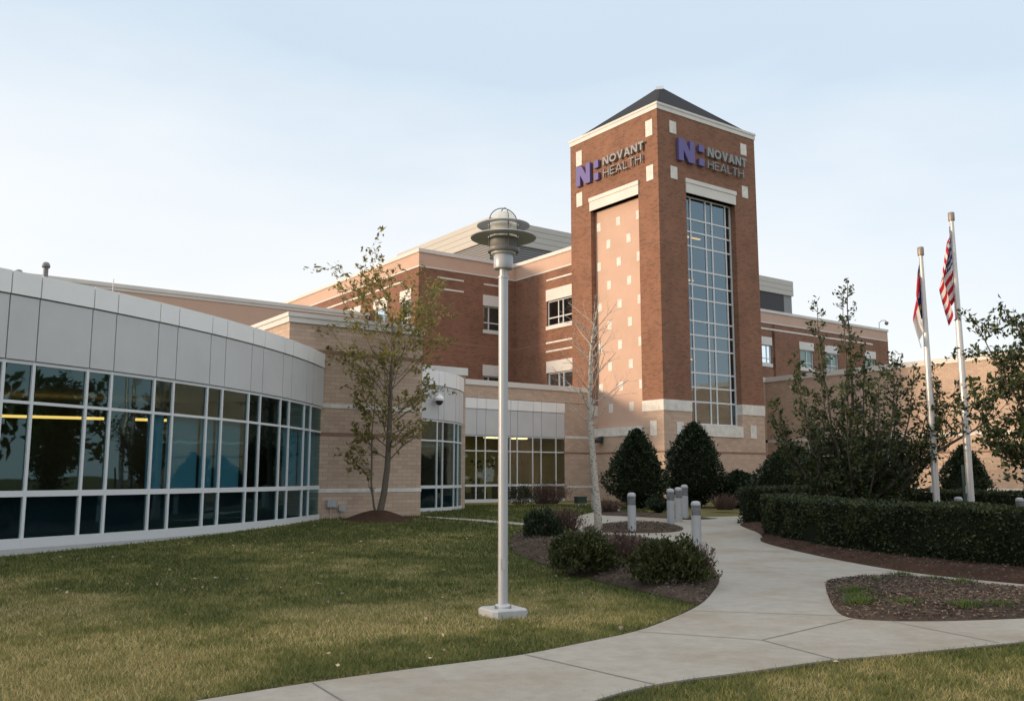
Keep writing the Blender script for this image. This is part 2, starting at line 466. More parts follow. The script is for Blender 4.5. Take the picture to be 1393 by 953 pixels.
def ter(x, y):
    a = min(max((0.8 * y - 0.75 * x - 9.5) / 16.5, 0), 1); return 0.42 * a * a * (3 - 2 * a)
def ter_np(x, y):
    a = np.clip((0.8 * y - 0.75 * x - 9.5) / 16.5, 0, 1); return 0.42 * a * a * (3 - 2 * a)

# ------------------------------------------------------------------ ground outlines (metres)
def smooth(pts, closed=False, k=5):
    out = []; n = len(pts)
    for i in range(n if closed else n - 1):
        P = [pts[(i + j) % n] if closed else pts[min(max(i + j, 0), n - 1)] for j in (-1, 0, 1, 2)]
        for q in range(k):
            t = q / k
            out.append(tuple(0.5 * (2 * P[1][d] + (P[2][d] - P[0][d]) * t + (2 * P[0][d] - 5 * P[1][d] + 4 * P[2][d] - P[3][d]) * t * t
                             + (3 * P[1][d] - P[0][d] - 3 * P[2][d] + P[3][d]) * t ** 3) for d in (0, 1)))
    if not closed: out.append(tuple(pts[-1]))
    return out
LEFT = smooth([(-7.0, 3.6), (-4.6, 5.2), (-2.79, 6.6), (-2.25, 7.07), (-1.58, 7.63), (-0.86, 8.13), (-0.31, 8.48), (0.12, 8.78), (0.68, 9.35), (1.31, 10.03), (1.77, 10.78), (2.2, 11.59), (2.57, 12.46), (3.07, 14.0), (3.36, 15.08), (3.62, 16.55), (3.78, 17.82), (3.86, 19.52), (3.78, 20.9), (3.38, 22.0), (2.66, 22.6), (1.91, 23.24), (1.45, 24.1), (1.12, 25.34)], k=3)
CONCRETE = LEFT + [(1.0, 25.6), (0.35, 25.85), (-1.23, 27.15), (-2.6, 28.55), (-2.95, 29.35), (-1.0, 27.8), (0.4, 26.65)] + smooth([(1.1, 27.0), (1.5, 28.6), (2.1, 30.2), (2.8, 32.5), (3.3, 34.5), (3.4, 40.4)], k=3) + [(4.8, 41.2), (4.3, 36.5)] \
    + smooth([(3.95, 33.9), (4.6, 32.6), (5.3, 31.9), (6.33, 31.35), (8.16, 32.5)], k=3) + [(12, 36), (13, 34.6), (9.0, 31.2)] + smooth([(7.6, 29.6), (7.01, 28.37), (6.85, 27.0), (6.8, 25.6), (6.55, 24.2), (6.2, 23.09), (6.16, 21.94), (6.38, 19.73), (6.63, 17.6), (7.04, 15.83), (7.9, 14.37), (8.8, 13.2), (10.5, 11.9), (14, 10.5)], k=3) \
    + smooth([(14, 9.9), (10, 10.6), (6.41, 10.0), (5.18, 9.45), (3.51, 8.75), (2.88, 8.51), (2.05, 8.04), (1.24, 7.6), (0.68, 7.09), (0.1, 6.3), (-1.5, 4.4), (-3.5, 2.2)], k=3) + [(-6, 1.0), (-9.5, 2.2)]
RBED = smooth([(4.84, 14.37), (5.11, 14.8), (5.58, 15.03), (6.16, 15.03), (6.65, 14.67), (6.99, 14.1), (7.45, 13.4), (8.1, 12.7), (9.0, 12.0), (8.6, 11.4), (7.6, 11.3), (6.82, 11.2), (5.98, 10.95), (5.28, 10.8), (4.66, 10.73), (4.2, 10.8), (3.98, 10.98), (3.99, 11.47), (4.31, 12.68)], True, 4)
ISLAND = smooth([(1.9, 24.9), (2.44, 26.52), (3.4, 27.7), (4.31, 27.9), (4.78, 27.3), (4.88, 26.36), (4.58, 25.3), (3.98, 24.65), (3.15, 24.3), (2.37, 24.3)], True, 4)
BACKBED = smooth([(2.95, 31.2), (3.9, 30.7), (4.98, 30.2), (5.75, 29.8), (6.9, 30.85), (6.1, 31.1), (5.1, 31.6), (4.3, 32.5), (3.6, 33.2), (3.0, 33.6)], True, 4)
BED1 = [p for p in LEFT if p[1] > 13.9 and p[1] < 24.2] + smooth([(1.2, 24.9), (0.74, 24.5), (0.16, 23.29), (-0.06, 21.06), (0.05, 19.0), (0.46, 17.44), (1.03, 15.66), (1.69, 13.99), (2.08, 12.98), (2.40, 12.15)], k=4) + [p for p in LEFT if 12.0 < p[1] < 13.9]
HBED = smooth([(7.6, 29.6), (7.01, 28.37), (6.85, 27.0), (6.8, 25.6), (6.55, 24.2), (6.2, 23.09), (6.16, 21.94), (6.38, 19.73), (6.63, 17.6), (7.04, 15.83), (7.9, 14.37), (8.8, 13.2), (10.5, 11.9), (14, 10.5)], k=3) + [(16, 14), (15, 25), (17, 36), (9.3, 31.6)]

def inside(poly, x, y):
    x = np.asarray(x); y = np.asarray(y); r = np.zeros(x.shape, bool); n = len(poly)
    for i in range(n):
        x0, y0 = poly[i]; x1, y1 = poly[(i + 1) % n]
        c = ((y0 > y) != (y1 > y))
        with np.errstate(divide='ignore', invalid='ignore'):
            r ^= c & (x < (x1 - x0) * (y - y0) / (y1 - y0 + 1e-12) + x0)
    return r
def edge_dist(poly, x, y):
    d = np.full(np.shape(x), 1e9); n = len(poly)
    for i in range(n):
        a = np.array(poly[i]); b = np.array(poly[(i + 1) % n]); ab = b - a; L = ab @ ab + 1e-12
        t = np.clip(((x - a[0]) * ab[0] + (y - a[1]) * ab[1]) / L, 0, 1)
        d = np.minimum(d, np.hypot(x - a[0] - t * ab[0], y - a[1] - t * ab[1]))
    return d

def sheet(name, poly, lift, m, step=0.6, mound=0.0, width=0.6, rough=0.0):
    """a draped sheet with a short skirt, following the terrain; optional mounded profile"""
    xs = [p[0] for p in poly]; ys = [p[1] for p in poly]
    gx, gy = np.meshgrid(np.arange(min(xs), max(xs), step), np.arange(min(ys), max(ys), step))
    gx = gx.ravel() + nrng.uniform(-.2, .2, gx.size) * step; gy = gy.ravel() + nrng.uniform(-.2, .2, gy.size) * step
    ok = inside(poly, gx, gy) & (edge_dist(poly, gx, gy) > step * 0.3)
    pts = [Vector(p) for p in poly] + [Vector((a, b)) for a, b in zip(gx[ok], gy[ok])]
    n = len(poly)
    vo, eo, fo, *_ = delaunay_2d_cdt(pts, [(i, (i + 1) % n) for i in range(n)], [], 1, 1e-5)
    X = np.array([p[0] for p in vo]); Y = np.array([p[1] for p in vo])
    D = edge_dist(poly, X, Y)
    Z = ter_np(X, Y) + lift + mound * np.clip(D / width, 0, 1) ** 0.7
    if rough: Z = Z + np.where(D > 0.02, nrng.uniform(-rough, rough, X.shape), 0)
    mb = MB(); mb.v = list(zip(X.tolist(), Y.tolist(), Z.tolist())); mb.f = [tuple(f) for f in fo]
    me_f = mb.f
    o = len(mb.v)
    for i in range(n):
        x, y = poly[i]; mb.v.append((x, y, ter(x, y) + lift)); mb.v.append((x, y, ter(x, y) - 0.06))
    for i in range(n):
        j = (i + 1) % n; mb.f.append((o + 2 * i, o + 2 * i + 1, o + 2 * j + 1, o + 2 * j))
    ob = mb.build(name, m, None, smooth=False, recalc=False)
    bm = bmesh.new(); bm.from_mesh(ob.data)
    for f in bm.faces:
        if f.normal.z < -0.2: f.normal_flip()
    bm.to_mesh(ob.data); bm.free()
    return struct(ob)

# ground: one sheet to the horizon
def make_ground():
    ax = np.unique(np.concatenate([np.arange(-26, 34.1, 1.0), np.array([-900, -400, -200, -100, -60, -40, -32, 40, 50, 70, 120, 220, 420, 900])]))
    ay = np.unique(np.concatenate([np.arange(-6, 60.1, 1.0), np.array([-900, -300, -120, -50, -20, -10, 70, 90, 130, 220, 420, 900])]))
    gx, gy = np.meshgrid(ax, ay); gz = ter_np(gx, gy)
    nx = len(ax)
    mb = MB(); mb.v = list(zip(gx.ravel().tolist(), gy.ravel().tolist(), gz.ravel().tolist()))
    mb.f = [(j * nx + i, j * nx + i + 1, (j + 1) * nx + i + 1, (j + 1) * nx + i) for j in range(len(ay) - 1) for i in range(nx - 1)]
    return struct(mb.build('ground', 'lawn', None, smooth=True))
make_ground()
sheet('sidewalk', CONCRETE, 0.02, 'concrete', 0.8)
sheet('mulch_bed', RBED, 0.024, 'mulch', 0.22, 0.10, 0.5, 0.015)
sheet('mulch_bed', ISLAND, 0.024, 'mulch', 0.3, 0.08, 0.5, 0.015)
sheet('mulch_bed', BACKBED, 0.024, 'mulch', 0.3, 0.08, 0.5, 0.015)
sheet('mulch_bed', BED1, 0.024, 'mulch', 0.25, 0.14, 0.7, 0.018)
sheet('mulch_bed', HBED, 0.024, 'mulch_red', 0.4, 0.10, 0.4, 0.018)
se = MB()  # dark strip along the trenched lawn edge, the gap's shadow put into its colour
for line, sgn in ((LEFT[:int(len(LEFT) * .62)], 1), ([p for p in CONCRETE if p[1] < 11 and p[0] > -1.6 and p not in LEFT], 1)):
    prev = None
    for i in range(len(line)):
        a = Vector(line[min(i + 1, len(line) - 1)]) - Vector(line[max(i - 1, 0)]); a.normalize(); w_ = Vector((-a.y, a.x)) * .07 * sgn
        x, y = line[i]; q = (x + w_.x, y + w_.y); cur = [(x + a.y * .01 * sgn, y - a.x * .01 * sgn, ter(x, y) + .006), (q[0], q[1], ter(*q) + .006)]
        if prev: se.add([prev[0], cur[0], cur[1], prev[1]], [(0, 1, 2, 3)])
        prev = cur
struct(se.build('soil_gap_shade', 'mulch'))
jm = MB()
for (x0, y0), (x1, y1) in [((2.53, 9.51), (3.98, 10.92)), ((1.33, 10.03), (2.53, 9.51)), ((2.53, 9.51), (2.92, 8.53)), ((4.34, 10.71), (4.85, 9.35)), ((0.12, 8.75), (1.15, 7.5)), ((2.22, 11.55), (3.98, 11.13)), ((3.55, 16.1), (6.85, 16.5)), ((3.86, 20.0), (6.3, 20.5)), ((-1.6, 7.58), (-0.5, 5.7)), ((4.9, 24.6), (6.55, 24.2)), ((6.2, 10.98), (6.5, 10.05))]:
    n = 8; w = Vector((y1 - y0, x0 - x1)).normalized() * 0.007
    prev = None
    for i in range(n + 1):
        x = x0 + (x1 - x0) * i / n; y = y0 + (y1 - y0) * i / n; z = ter(x, y) + 0.0245
        cur = [(x - w.x, y - w.y, z), (x + w.x, y + w.y, z)]
        if prev: jm.add([prev[0], prev[1], cur[1], cur[0]], [(0, 1, 2, 3)])
        prev = cur
struct(jm.build('sidewalk_joints', 'joint_dark'))

# ------------------------------------------------------------------ wall helper with openings
def wall(mb, org, du, dn, L, z0, z1, th, holes=()):
    """vertical wall: starts at org (x,y), runs along du for L, outer face on the org line, thickness th along dn (inward)"""
    org = Vector((org[0], org[1], 0)); du = Vector((du[0], du[1], 0)); dn = Vector((dn[0], dn[1], 0))
    xs = sorted(set([0, L] + [min(max(v, 0), L) for h in holes for v in h[:2]]))
    zs = sorted(set([z0, z1] + [min(max(v, z0), z1) for h in holes for v in h[2:]]))
    def solid(i, j):
        if i < 0 or j < 0 or i >= len(xs) - 1 or j >= len(zs) - 1: return False
        cx = (xs[i] + xs[i + 1]) / 2; cz = (zs[j] + zs[j + 1]) / 2
        return not any(h[0] < cx < h[1] and h[2] < cz < h[3] for h in holes)
    P = lambda x, d, z: org + du * x + dn * d + Vector((0, 0, z))
    for i in range(len(xs) - 1):
        for j in range(len(zs) - 1):
            if not solid(i, j): continue
            a, b, c, d = xs[i], xs[i + 1], zs[j], zs[j + 1]
            mb.add([P(a, 0, c), P(b, 0, c), P(b, 0, d), P(a, 0, d)], [(0, 1, 2, 3)])
            mb.add([P(a, th, c), P(b, th, c), P(b, th, d), P(a, th, d)], [(3, 2, 1, 0)])
            if not solid(i - 1, j): mb.add([P(a, 0, c), P(a, 0, d), P(a, th, d), P(a, th, c)], [(0, 1, 2, 3)])
            if not solid(i + 1, j): mb.add([P(b, 0, c), P(b, th, c), P(b, th, d), P(b, 0, d)], [(0, 1, 2, 3)])
            if not solid(i, j - 1): mb.add([P(a, 0, c), P(a, th, c), P(b, th, c), P(b, 0, c)], [(0, 1, 2, 3)])
            if not solid(i, j + 1): mb.add([P(a, 0, d), P(b, 0, d), P(b, th, d), P(a, th, d)], [(0, 1, 2, 3)])
def shell(mb, x0, x1, y0, y1, z0, z1, th=0.35, front=(), left=(), right=(), skip=()):
    """four walls of a box in local axes; front = y0 side (facing -y), left = x0 side (facing -x); openings in local coordinates"""
    if 'front' not in skip: wall(mb, (x0, y0), (1, 0), (0, 1), x1 - x0, z0, z1, th, [(a - x0, b - x0, c, d) for a, b, c, d in front])
    if 'left' not in skip: wall(mb, (x0, y0 + th), (0, 1), (1, 0), y1 - y0 - 2 * th, z0, z1, th, [(a - y0 - th, b - y0 - th, c, d) for a, b, c, d in left])
    if 'right' not in skip: wall(mb, (x1, y0 + th), (0, 1), (-1, 0), y1 - y0 - 2 * th, z0, z1, th, [(a - y0 - th, b - y0 - th, c, d) for a, b, c, d in right])
    if 'back' not in skip: wall(mb, (x0, y1), (1, 0), (0, -1), x1 - x0, z0, z1, th)
def ring(mb, x0, x1, y0, y1, z0, z1, out, inn=0.3, sides='flrb'):
    """a course running round a box, standing out by `out`"""
    if 'f' in sides: mb.box(x0 - out, x1 + out, y0 - out, y0 + inn, z0, z1)
    if 'b' in sides: mb.box(x0 - out, x1 + out, y1 - inn, y1 + out, z0, z1)
    if 'l' in sides: mb.box(x0 - out, x0 + inn, y0 + inn, y1 - inn, z0, z1)
    if 'r' in sides: mb.box(x1 - inn, x1 + out, y0 + inn, y1 - inn, z0, z1)
def flat(mb, x0, x1, y0, y1, z): mb.add([(x0, y0, z), (x1, y0, z), (x1, y1, z), (x0, y1, z)], [(0, 1, 2, 3)])

def brick_window(parent, axis, a0, a1, plane, z0, z1, verts, hor, inw, glass='glass_grey', fw=0.07):
    """window set in an opening; axis 'x' or 'y', a0..a1 along it, plane = the other coordinate of the glass, inw = inward sign"""
    f = MB(); g = MB()
    def bar(a, b, c, d, dep=0.09):
        lo, hi = sorted((plane - inw * dep / 2, plane + inw * dep / 2))
        if axis == 'x': f.box(a, b, lo, hi, c, d)
        else: f.box(lo, hi, a, b, c, d)
    cols = [a0] + list(verts) + [a1]; rows = [z0] + list(hor) + [z1]
    bar(a0, a0 + fw, z0, z1); bar(a1 - fw, a1, z0, z1)
    bar(a0 + fw, a1 - fw, z0, z0 + fw); bar(a0 + fw, a1 - fw, z1 - fw, z1)
    for q in verts: bar(q - fw / 2, q + fw / 2, z0 + fw, z1 - fw, 0.086)
    for q in hor:
        cc = [a0 + fw] + [c for v_ in verts for c in (v_ - fw / 2, v_ + fw / 2)] + [a1 - fw]
        for i in range(0, len(cc), 2): bar(cc[i], cc[i + 1], q - fw / 2, q + fw / 2, 0.08)
    fr = f.build('window', 'frame_white', parent)
    if axis == 'x': g.add([(a0, plane, z0), (a1, plane, z0), (a1, plane, z1), (a0, plane, z1)], [(0, 1, 2, 3)])
    else: g.add([(plane, a0, z0), (plane, a1, z0), (plane, a1, z1), (plane, a0, z1)], [(0, 1, 2, 3)])
    g.build('pane', glass, fr)
    return fr

# ------------------------------------------------------------------ brick tower
TW, TD = 7.8, 7.1
tower = thing('brick_tower', 'tall square red brick tower with dark pyramid roof and tan block base', 'building', W(0, 0), ROT)
GZ0 = 4.38
wb = MB()
shell(wb, 0, TW, 0, TD, 5.55, 20.84, 0.5, front=[(2.05, 5.95, 5.0, 16.65)], left=[(1.5, 5.36, 5.0, 16.55)])
wb.build('wall', 'red_brick', tower)
bb = MB()
shell(bb, 0, TW, 0, TD, -0.3, 2.88, 0.5, left=[(5.15, 6.75, -0.3, 2.65)])
shell(bb, 0, TW, 0, TD, 2.99, 5.0, 0.5, front=[(2.05, 5.95, 3.76, 5.1)], left=[(1.5, 5.36, 3.82, 5.1)])
bb.build('base_wall', 'tan_block', tower)
sb = MB(); ring(sb, 0, TW, 0, TD, 2.88, 2.99, 0.012, 0.45); sb.build('dark_course', 'dark_course', tower)
st_ = MB(); st_.box(-0.03, 2.05, -0.03, 0.45, 5.0, 5.55); st_.box(-0.03, 0.45, 0.45, 1.5, 5.0, 5.55)
st_.build('stone_band', 'stone_white', tower)
st_ = MB(); st_.box(5.95, TW + 0.03, -0.03, 0.45, 5.0, 5.55); st_.box(TW - 0.45, TW + 0.03, 0.45, TD - 0.45, 5.0, 5.55)
st_.box(-0.03, TW + 0.03, TD - 0.45, TD + 0.03, 5.0, 5.55); st_.box(-0.03, 0.45, 5.36, TD - 0.45, 5.0, 5.55)
st_.build('stone_band', 'stone_white', tower)
cn_ = MB(); ring(cn_, 0, TW, 0, TD, 20.84, 21.20, 0.04, 0.6); ring(cn_, 0, TW, 0, TD, 21.08, 21.205, 0.075, -0.038); cn_.build('cornice', 'cornice_white', tower)
def block(a0, a1, face, z0, z1, parent=tower, d=0.02, name='stone_block', base=0.0):
    m_ = MB()
    if face == 'f': m_.box(a0, a1, base - d, base + 0.05, z0, z1)
    else: m_.box(base - d, base + 0.05, a0, a1, z0, z1)
    return m_.build(name, 'stone_white', parent)
for a in (0.91, 6.58):
    block(a, a + 0.5, 'f', 19.73, 20.4); block(a, a + 0.5, 'f', 17.23, 17.91); block(a, a + 0.49, 'f', 3.74, 4.45)
for a in (0.35, 6.07):
    block(a, a + 0.5, 'l', 19.5, 20.38); block(a, a + 0.5, 'l', 17.08, 17.89)
block(0.5, 0.96, 'l', 3.75, 4.49); block(6.18, 6.61, 'l', 3.78, 4.53)
# lintels and sills
lt = MB(); lt.box(2.02, 5.98, -0.06, 0.45, 16.65, 17.22); lt.box(1.98, 6.02, -0.1, -0.06, 17.2, 17.42); lt.box(1.98, 6.02, -0.06, 0.0, 17.22, 17.42); lt.build('lintel', 'cornice_white', tower)
lt = MB(); lt.box(-0.06, 0.45, 1.45, 5.4, 16.55, 17.1); lt.box(-0.1, -0.06, 1.42, 5.43, 17.08, 17.3); lt.box(-0.06, 0.0, 1.42, 5.43, 17.1, 17.3); lt.build('lintel', 'cornice_white', tower)
sl = MB(); sl.box(2.05, 5.95, -0.05, 0.45, 3.76, 4.36); sl.build('sill', 'stone_white', tower)
sl = MB(); sl.box(-0.05, 0.42, 1.5, 5.36, 3.82, 4.28); sl.build('sill', 'stone_white', tower)
# recessed blank panel with small stone blocks
pm = MB(); pm.box(0.35, 0.5, 1.5, 5.36, 4.28, 16.55)
panel = pm.build('inset_panel', 'tan_plaster', tower)
for zr in (15.6, 13.33, 11.0, 8.75, 6.5):
    for tcn in (5.08, 3.47, 1.9): block(tcn - 0.16, tcn + 0.16, 'l', zr - 0.24, zr + 0.24, panel, 0.012, 'stone_block', 0.35)
for zr in (14.48, 12.15, 9.9, 7.63, 5.36):
    for tcn in (4.29, 2.67): block(tcn - 0.16, tcn + 0.16, 'l', zr - 0.24, zr + 0.24, panel, 0.012, 'stone_block', 0.35)
# tall window
brick_window(tower, 'x', 2.05, 5.95, 0.4, 4.36, 16.65, [2.72, 3.91, 4.41, 5.51], [5.57, 6.33, 7.1, 8.36, 9.11, 9.86, 11.05, 11.82, 12.61, 13.9, 14.69, 15.39], 1, 'glass_grey', 0.085)
# floors and rooms seen through it
fl = MB()
for z in (4.2, 8.55, 12.9): fl.box(0.55, TW - 0.55, 0.62, TD - 0.55, z - 0.28, z)
fl.build('floor_slab', 'interior_floor', tower)
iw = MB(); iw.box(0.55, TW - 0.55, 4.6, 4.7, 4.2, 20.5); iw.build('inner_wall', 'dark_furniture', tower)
for z, x0, x1, y in ((8.1, 3.3, 4.6, 2.2), (12.4, 3.1, 4.2, 1.6), (15.0, 4.0, 5.3, 2.0), (4.75, 4.5, 5.2, 3.2), (12.5, 4.4, 4.6, 3.4)):
    m_ = MB(); m_.box(x0, x1, y, y + 0.12, z, z + 0.06); m_.build('ceiling_light', 'strip_light', tower)
# roof
rf = MB()
z0, z1 = 21.3, 24.25; i0 = 0.28
rf.add([(i0, i0, z0), (TW - i0, i0, z0), (TW - i0, TD - i0, z0), (i0, TD - i0, z0), (TW / 2 - .12, TD / 2 - .12, z1), (TW / 2 + .12, TD / 2 - .12, z1), (TW / 2 + .12, TD / 2 + .12, z1), (TW / 2 - .12, TD / 2 + .12, z1)],
       [(0, 1, 5, 4), (1, 2, 6, 5), (2, 3, 7, 6), (3, 0, 4, 7), (4, 5, 6, 7)])
rf.box(i0, TW - i0, i0, TD - i0, 21.1, 21.298)
roof = rf.build('roof', 'slate', tower)
cp = MB()
for sx, sy in ((-1, -1), (1, -1), (1, 1), (-1, 1)):
    e = Vector((TW / 2 + sx * (TW / 2 - i0), TD / 2 + sy * (TD / 2 - i0), z0 + 0.02)); a = Vector((TW / 2, TD / 2, z1 + 0.02))
    cp.seg(e, a, 0.12, 0.05)
cp.build('hip_cap', 'slate', roof)
cp = MB(); e = Vector((i0, i0, z0)); a = Vector((TW / 2, TD / 2, z1))
cp.seg(e.lerp(a, 0.83) + Vector((0, 0, .06)), a + Vector((0, 0, .1)), 0.42, 0.06); cp.build('ridge_vent', 'metal_cap', roof)
# door
dm = MB(); dm.box(0.16, 0.24, 5.15, 6.75, 0.2, 2.65); door = dm.build('door', 'door_grey', tower)
dm = MB(); dm.box(0.06, 0.2, 5.15, 5.24, 0.2, 2.65); dm.box(0.06, 0.2, 6.66, 6.75, 0.2, 2.65); dm.box(0.06, 0.2, 5.24, 6.66, 2.56, 2.65); dm.build('frame', 'door_grey', door)
dm = MB(); dm.box(0.08, 0.159, 5.42, 5.47, 1.15, 1.35); dm.build('handle', 'metal_cap', door)
wl = thing('wall_light', 'small black wall light above the grey door at the foot of the tower', 'wall light', W(-0.0, 4.66, 3.5), ROT)
m_ = MB(); m_.box(-0.06, -0.001, -0.12, 0.12, -0.05, 0.35); m_.build('bracket', 'lamp_dark', wl)
m_ = MB(); m_.add([(-0.42, -0.16, 0.12), (-0.42, 0.16, 0.12), (-0.06, 0.16, 0.34), (-0.06, -0.16, 0.34), (-0.42, -0.16, -0.02), (-0.42, 0.16, -0.02), (-0.06, 0.16, 0.05), (-0.06, -0.16, 0.05)], [(0, 1, 2, 3), (7, 6, 5, 4), (0, 4, 5, 1), (1, 5, 6, 2), (2, 6, 7, 3), (3, 7, 4, 0)]); m_.build('lamp_shade', 'dark_furniture', wl)

# ------------------------------------------------------------------ lettered signs
def glyph(ch, w, t):
    """list of outlines (unit height) and rings for one capital letter of width w, stroke t"""
    if ch == 'N':
        d = t * 1.3; h = t / (w - d)
        return [[(0, 0), (t, 0), (t, 1 - h), (w - d, 0), (w, 0), (w, 1), (w - t, 1), (w - t, h), (d, 1), (0, 1)]]
    if ch == 'V' or ch == 'A':
        b = t * 1.12; k = (w / 2 - b) / (w / 2 - b / 2)
        p = [(0, 1), (w / 2 - b / 2, 0), (w / 2 + b / 2, 0), (w, 1), (w - b, 1), (w / 2, 1 - k), (b, 1)]
        if ch == 'V': return [p]
        p = [(x, 1 - y) for x, y in reversed(p)]
        xi = lambda y: b + (w / 2 - b) * (y / k)
        y0, y1 = 0.2, 0.2 + t * 0.85
        return [p, [(xi(y0), y0), (w - xi(y0), y0), (w - xi(y1), y1), (xi(y1), y1)]]
    if ch == 'T': return [[(w / 2 - t / 2, 0), (w / 2 + t / 2, 0), (w / 2 + t / 2, 1 - t), (w, 1 - t), (w, 1), (0, 1), (0, 1 - t), (w / 2 - t / 2, 1 - t)]]
    if ch == 'H':
        a, b = 0.5 - t / 2, 0.5 + t / 2
        return [[(0, 0), (t, 0), (t, a), (w - t, a), (w - t, 0), (w, 0), (w, 1), (w - t, 1), (w - t, b), (t, b), (t, 1), (0, 1)]]
    if ch == 'E':
        a, b = 0.5 - t / 2, 0.5 + t / 2
        return [[(0, 0), (w, 0), (w, t), (t, t), (t, a), (w * .9, a), (w * .9, b), (t, b), (t, 1 - t), (w, 1 - t), (w, 1), (0, 1)]]
    if ch == 'L': return [[(0, 0), (w, 0), (w, t), (t, t), (t, 1), (0, 1)]]
    if ch == 'O':
        out = []; n = 20
        for k in range(n):
            a0, a1 = 2 * math.pi * k / n, 2 * math.pi * (k + 1) / n
            P = lambda a, q: (w / 2 + (w / 2 - q) * math.cos(a), 0.5 + (0.5 - q) * math.sin(a))
            out.append([P(a0, 0), P(a1, 0), P(a1, t), P(a0, t)])
        return out
def word(mb, txt, x0, x1, y0, y1, t, widths, gap, fn, d):
    tot = sum(widths[c] for c in txt) + gap * (len(txt) - 1); h = y1 - y0
    sx = (x1 - x0) / tot; x = x0
    for c in txt:
        wu = widths[c] * sx / h                    # width in units of height
        for poly in glyph(c, wu, t): mb.extrude([(x + px * h, y0 + py * h) for px, py in poly], fn, d)
        x += (widths[c] + gap) * sx
def wall_sign(label, loc, fn, N, dots, top, low):
    sg = thing('wall_sign', label, 'sign', loc, ROT, 'lettered signs on the tower')
    m_ = MB(); x0, x1, y0, y1 = N
    for poly in glyph('N', (x1 - x0) / (y1 - y0), 0.30): m_.extrude([(x0 + px * (y1 - y0), y0 + py * (y1 - y0)) for px, py in poly], fn, 0.16)
    for a, b, c, d in dots: m_.extrude([(a, c), (b, c), (b, d), (a, d)], fn, 0.16)
    m_.build('emblem', 'letter_purple', sg)
    wd = dict(N=.78, O=.9, V=.78, A=.80, T=.66, H=.74, E=.6, L=.54)
    m_ = MB(); word(m_, 'NOVANT', *top, 0.235, wd, 0.10, fn, 0.12); m_.build('lettering', 'letter_grey', sg)
    m_ = MB(); word(m_, 'HEALTH', *low, 0.12, wd, 0.16, fn, 0.12); m_.build('lettering', 'letter_grey', sg)
wall_sign('purple and grey lettered sign on the tower face above the tall window', W(0, 0, 18.3), lambda x, y, d: (x, -0.2 + d, y - 18.3),
          (1.38, 2.61, 18.28, 19.5), [(2.94, 3.35, 19.07, 19.46), (2.94, 3.35, 18.3, 18.68)], (3.63, 6.84, 18.94, 19.46), (3.63, 6.57, 18.28, 18.74))
wall_sign('purple and grey lettered sign on the sunlit tower face above the blank tan panel', W(0, 0, 18.3), lambda x, y, d: (-0.2 + d, 6.38 - x, y - 18.3),
          (0, 1.21, 18.19, 19.36), [(1.55, 1.92, 18.86, 19.3), (1.55, 1.92, 18.16, 18.58)], (2.3, 5.53, 18.83, 19.3), (2.33, 5.33, 18.15, 18.62))

# ------------------------------------------------------------------ main brick block behind
MS, MT, MC, MH = 0.8, 13.7, -6.3, 15.2        # re-entrant corner (s, t), left corner s, height
main = thing('brick_block', 'three storey red brick block with tan frieze behind the lamp post and the young tree', 'building', W(0, 0), ROT)
WF = (-1.64, -0.05); WV = (8.0, 10.44); WL = [(21.3, 23.2), (17.6, 19.4), (25.3, 27.2), (14.6, 15.9)]
wz = [(10.70, 12.25), (6.4, 7.86)]
mb = MB()
fh = [(WF[0], WF[1], a, b) for a, b in wz]
wall(mb, (MC, MT), (1, 0), (0, 1), MS - MC, -0.3, 14.08, 0.35, [(a - MC, b - MC, c, d) for a, b, c, d in fh])
wall(mb, (MS, 5.5), (0, 1), (1, 0), MT - 5.5, -0.3, 14.08, 0.35, [(WV[0] - 5.5, WV[1] - 5.5, a, b) for a, b in wz])
wall(mb, (MC, MT + 0.35), (0, 1), (1, 0), 24, -0.3, 14.08, 0.35, [(a - MT - .35, b - MT - .35, c, d) for a, b in WL for c, d in wz])
wall(mb, (MC, MT + 24.7), (1, 0), (0, -1), 34, -0.3, 14.08, 0.35)
wall(mb, (27.7, 14.5), (0, 1), (-1, 0), 23.5, -0.3, 14.08, 0.35)
mb.build('wall', 'red_brick', main)
mb = MB()
wall(mb, (MC, MT), (1, 0), (0, 1), MS - MC, 14.16, 14.98, 0.35); wall(mb, (MS, 5.5), (0, 1), (1, 0), MT - 5.5, 14.16, 14.98, 0.35)
wall(mb, (MC, MT + .35), (0, 1), (1, 0), 24.35, 14.16, 14.98, 0.35)
mb.build('frieze', 'tan_plaster', main)
def lmold(mb, z0, z1, o):
    mb.box(MC - o, MS - o, MT - o, MT + .3, z0, z1); mb.box(MS - o, MS + .3, 5.5, MT - o, z0, z1); mb.box(MC - o, MC + .3, MT + .3, MT + 24.4, z0, z1)
mb = MB(); lmold(mb, 14.08, 14.16, 0.03); lmold(mb, 14.98, 15.2, 0.07); mb.build('cornice', 'cornice_white', main)
mb = MB(); lmold(mb, 9.62, 9.72, 0.012); mb.build('dark_course', 'dark_course', main)
mb = MB()
flat(mb, MC + .2, 27.5, MT + .85, MT + 24.5, 14.9); flat(mb, MS + .2, 7.0, 5.6, MT + .84, 14.9); mb.build('roof', 'roofing', main)
def stripe(axis, a0, a1, plane, z, parent=main):
    m_ = MB()
    if axis == 'x': m_.box(a0, a1, plane - .02, plane + .05, z - .05, z + .05)
    else: m_.box(plane - .02, plane + .05, a0, a1, z - .05, z + .05)
    return m_.build('stone_stripe', 'stone_white', parent)
for z in (13.6, 12.92): stripe('x', -5.0, -3.12, MT, z)
stripe('x', -1.64, -0.2, MT, 13.6); stripe('y', 8.0, 10.45, MS, 13.55)
for z in (9.69, 9.17): stripe('y', 8.0, 10.52, MS, z)
stripe('y', MT + 2, 32, MC, 13.5)
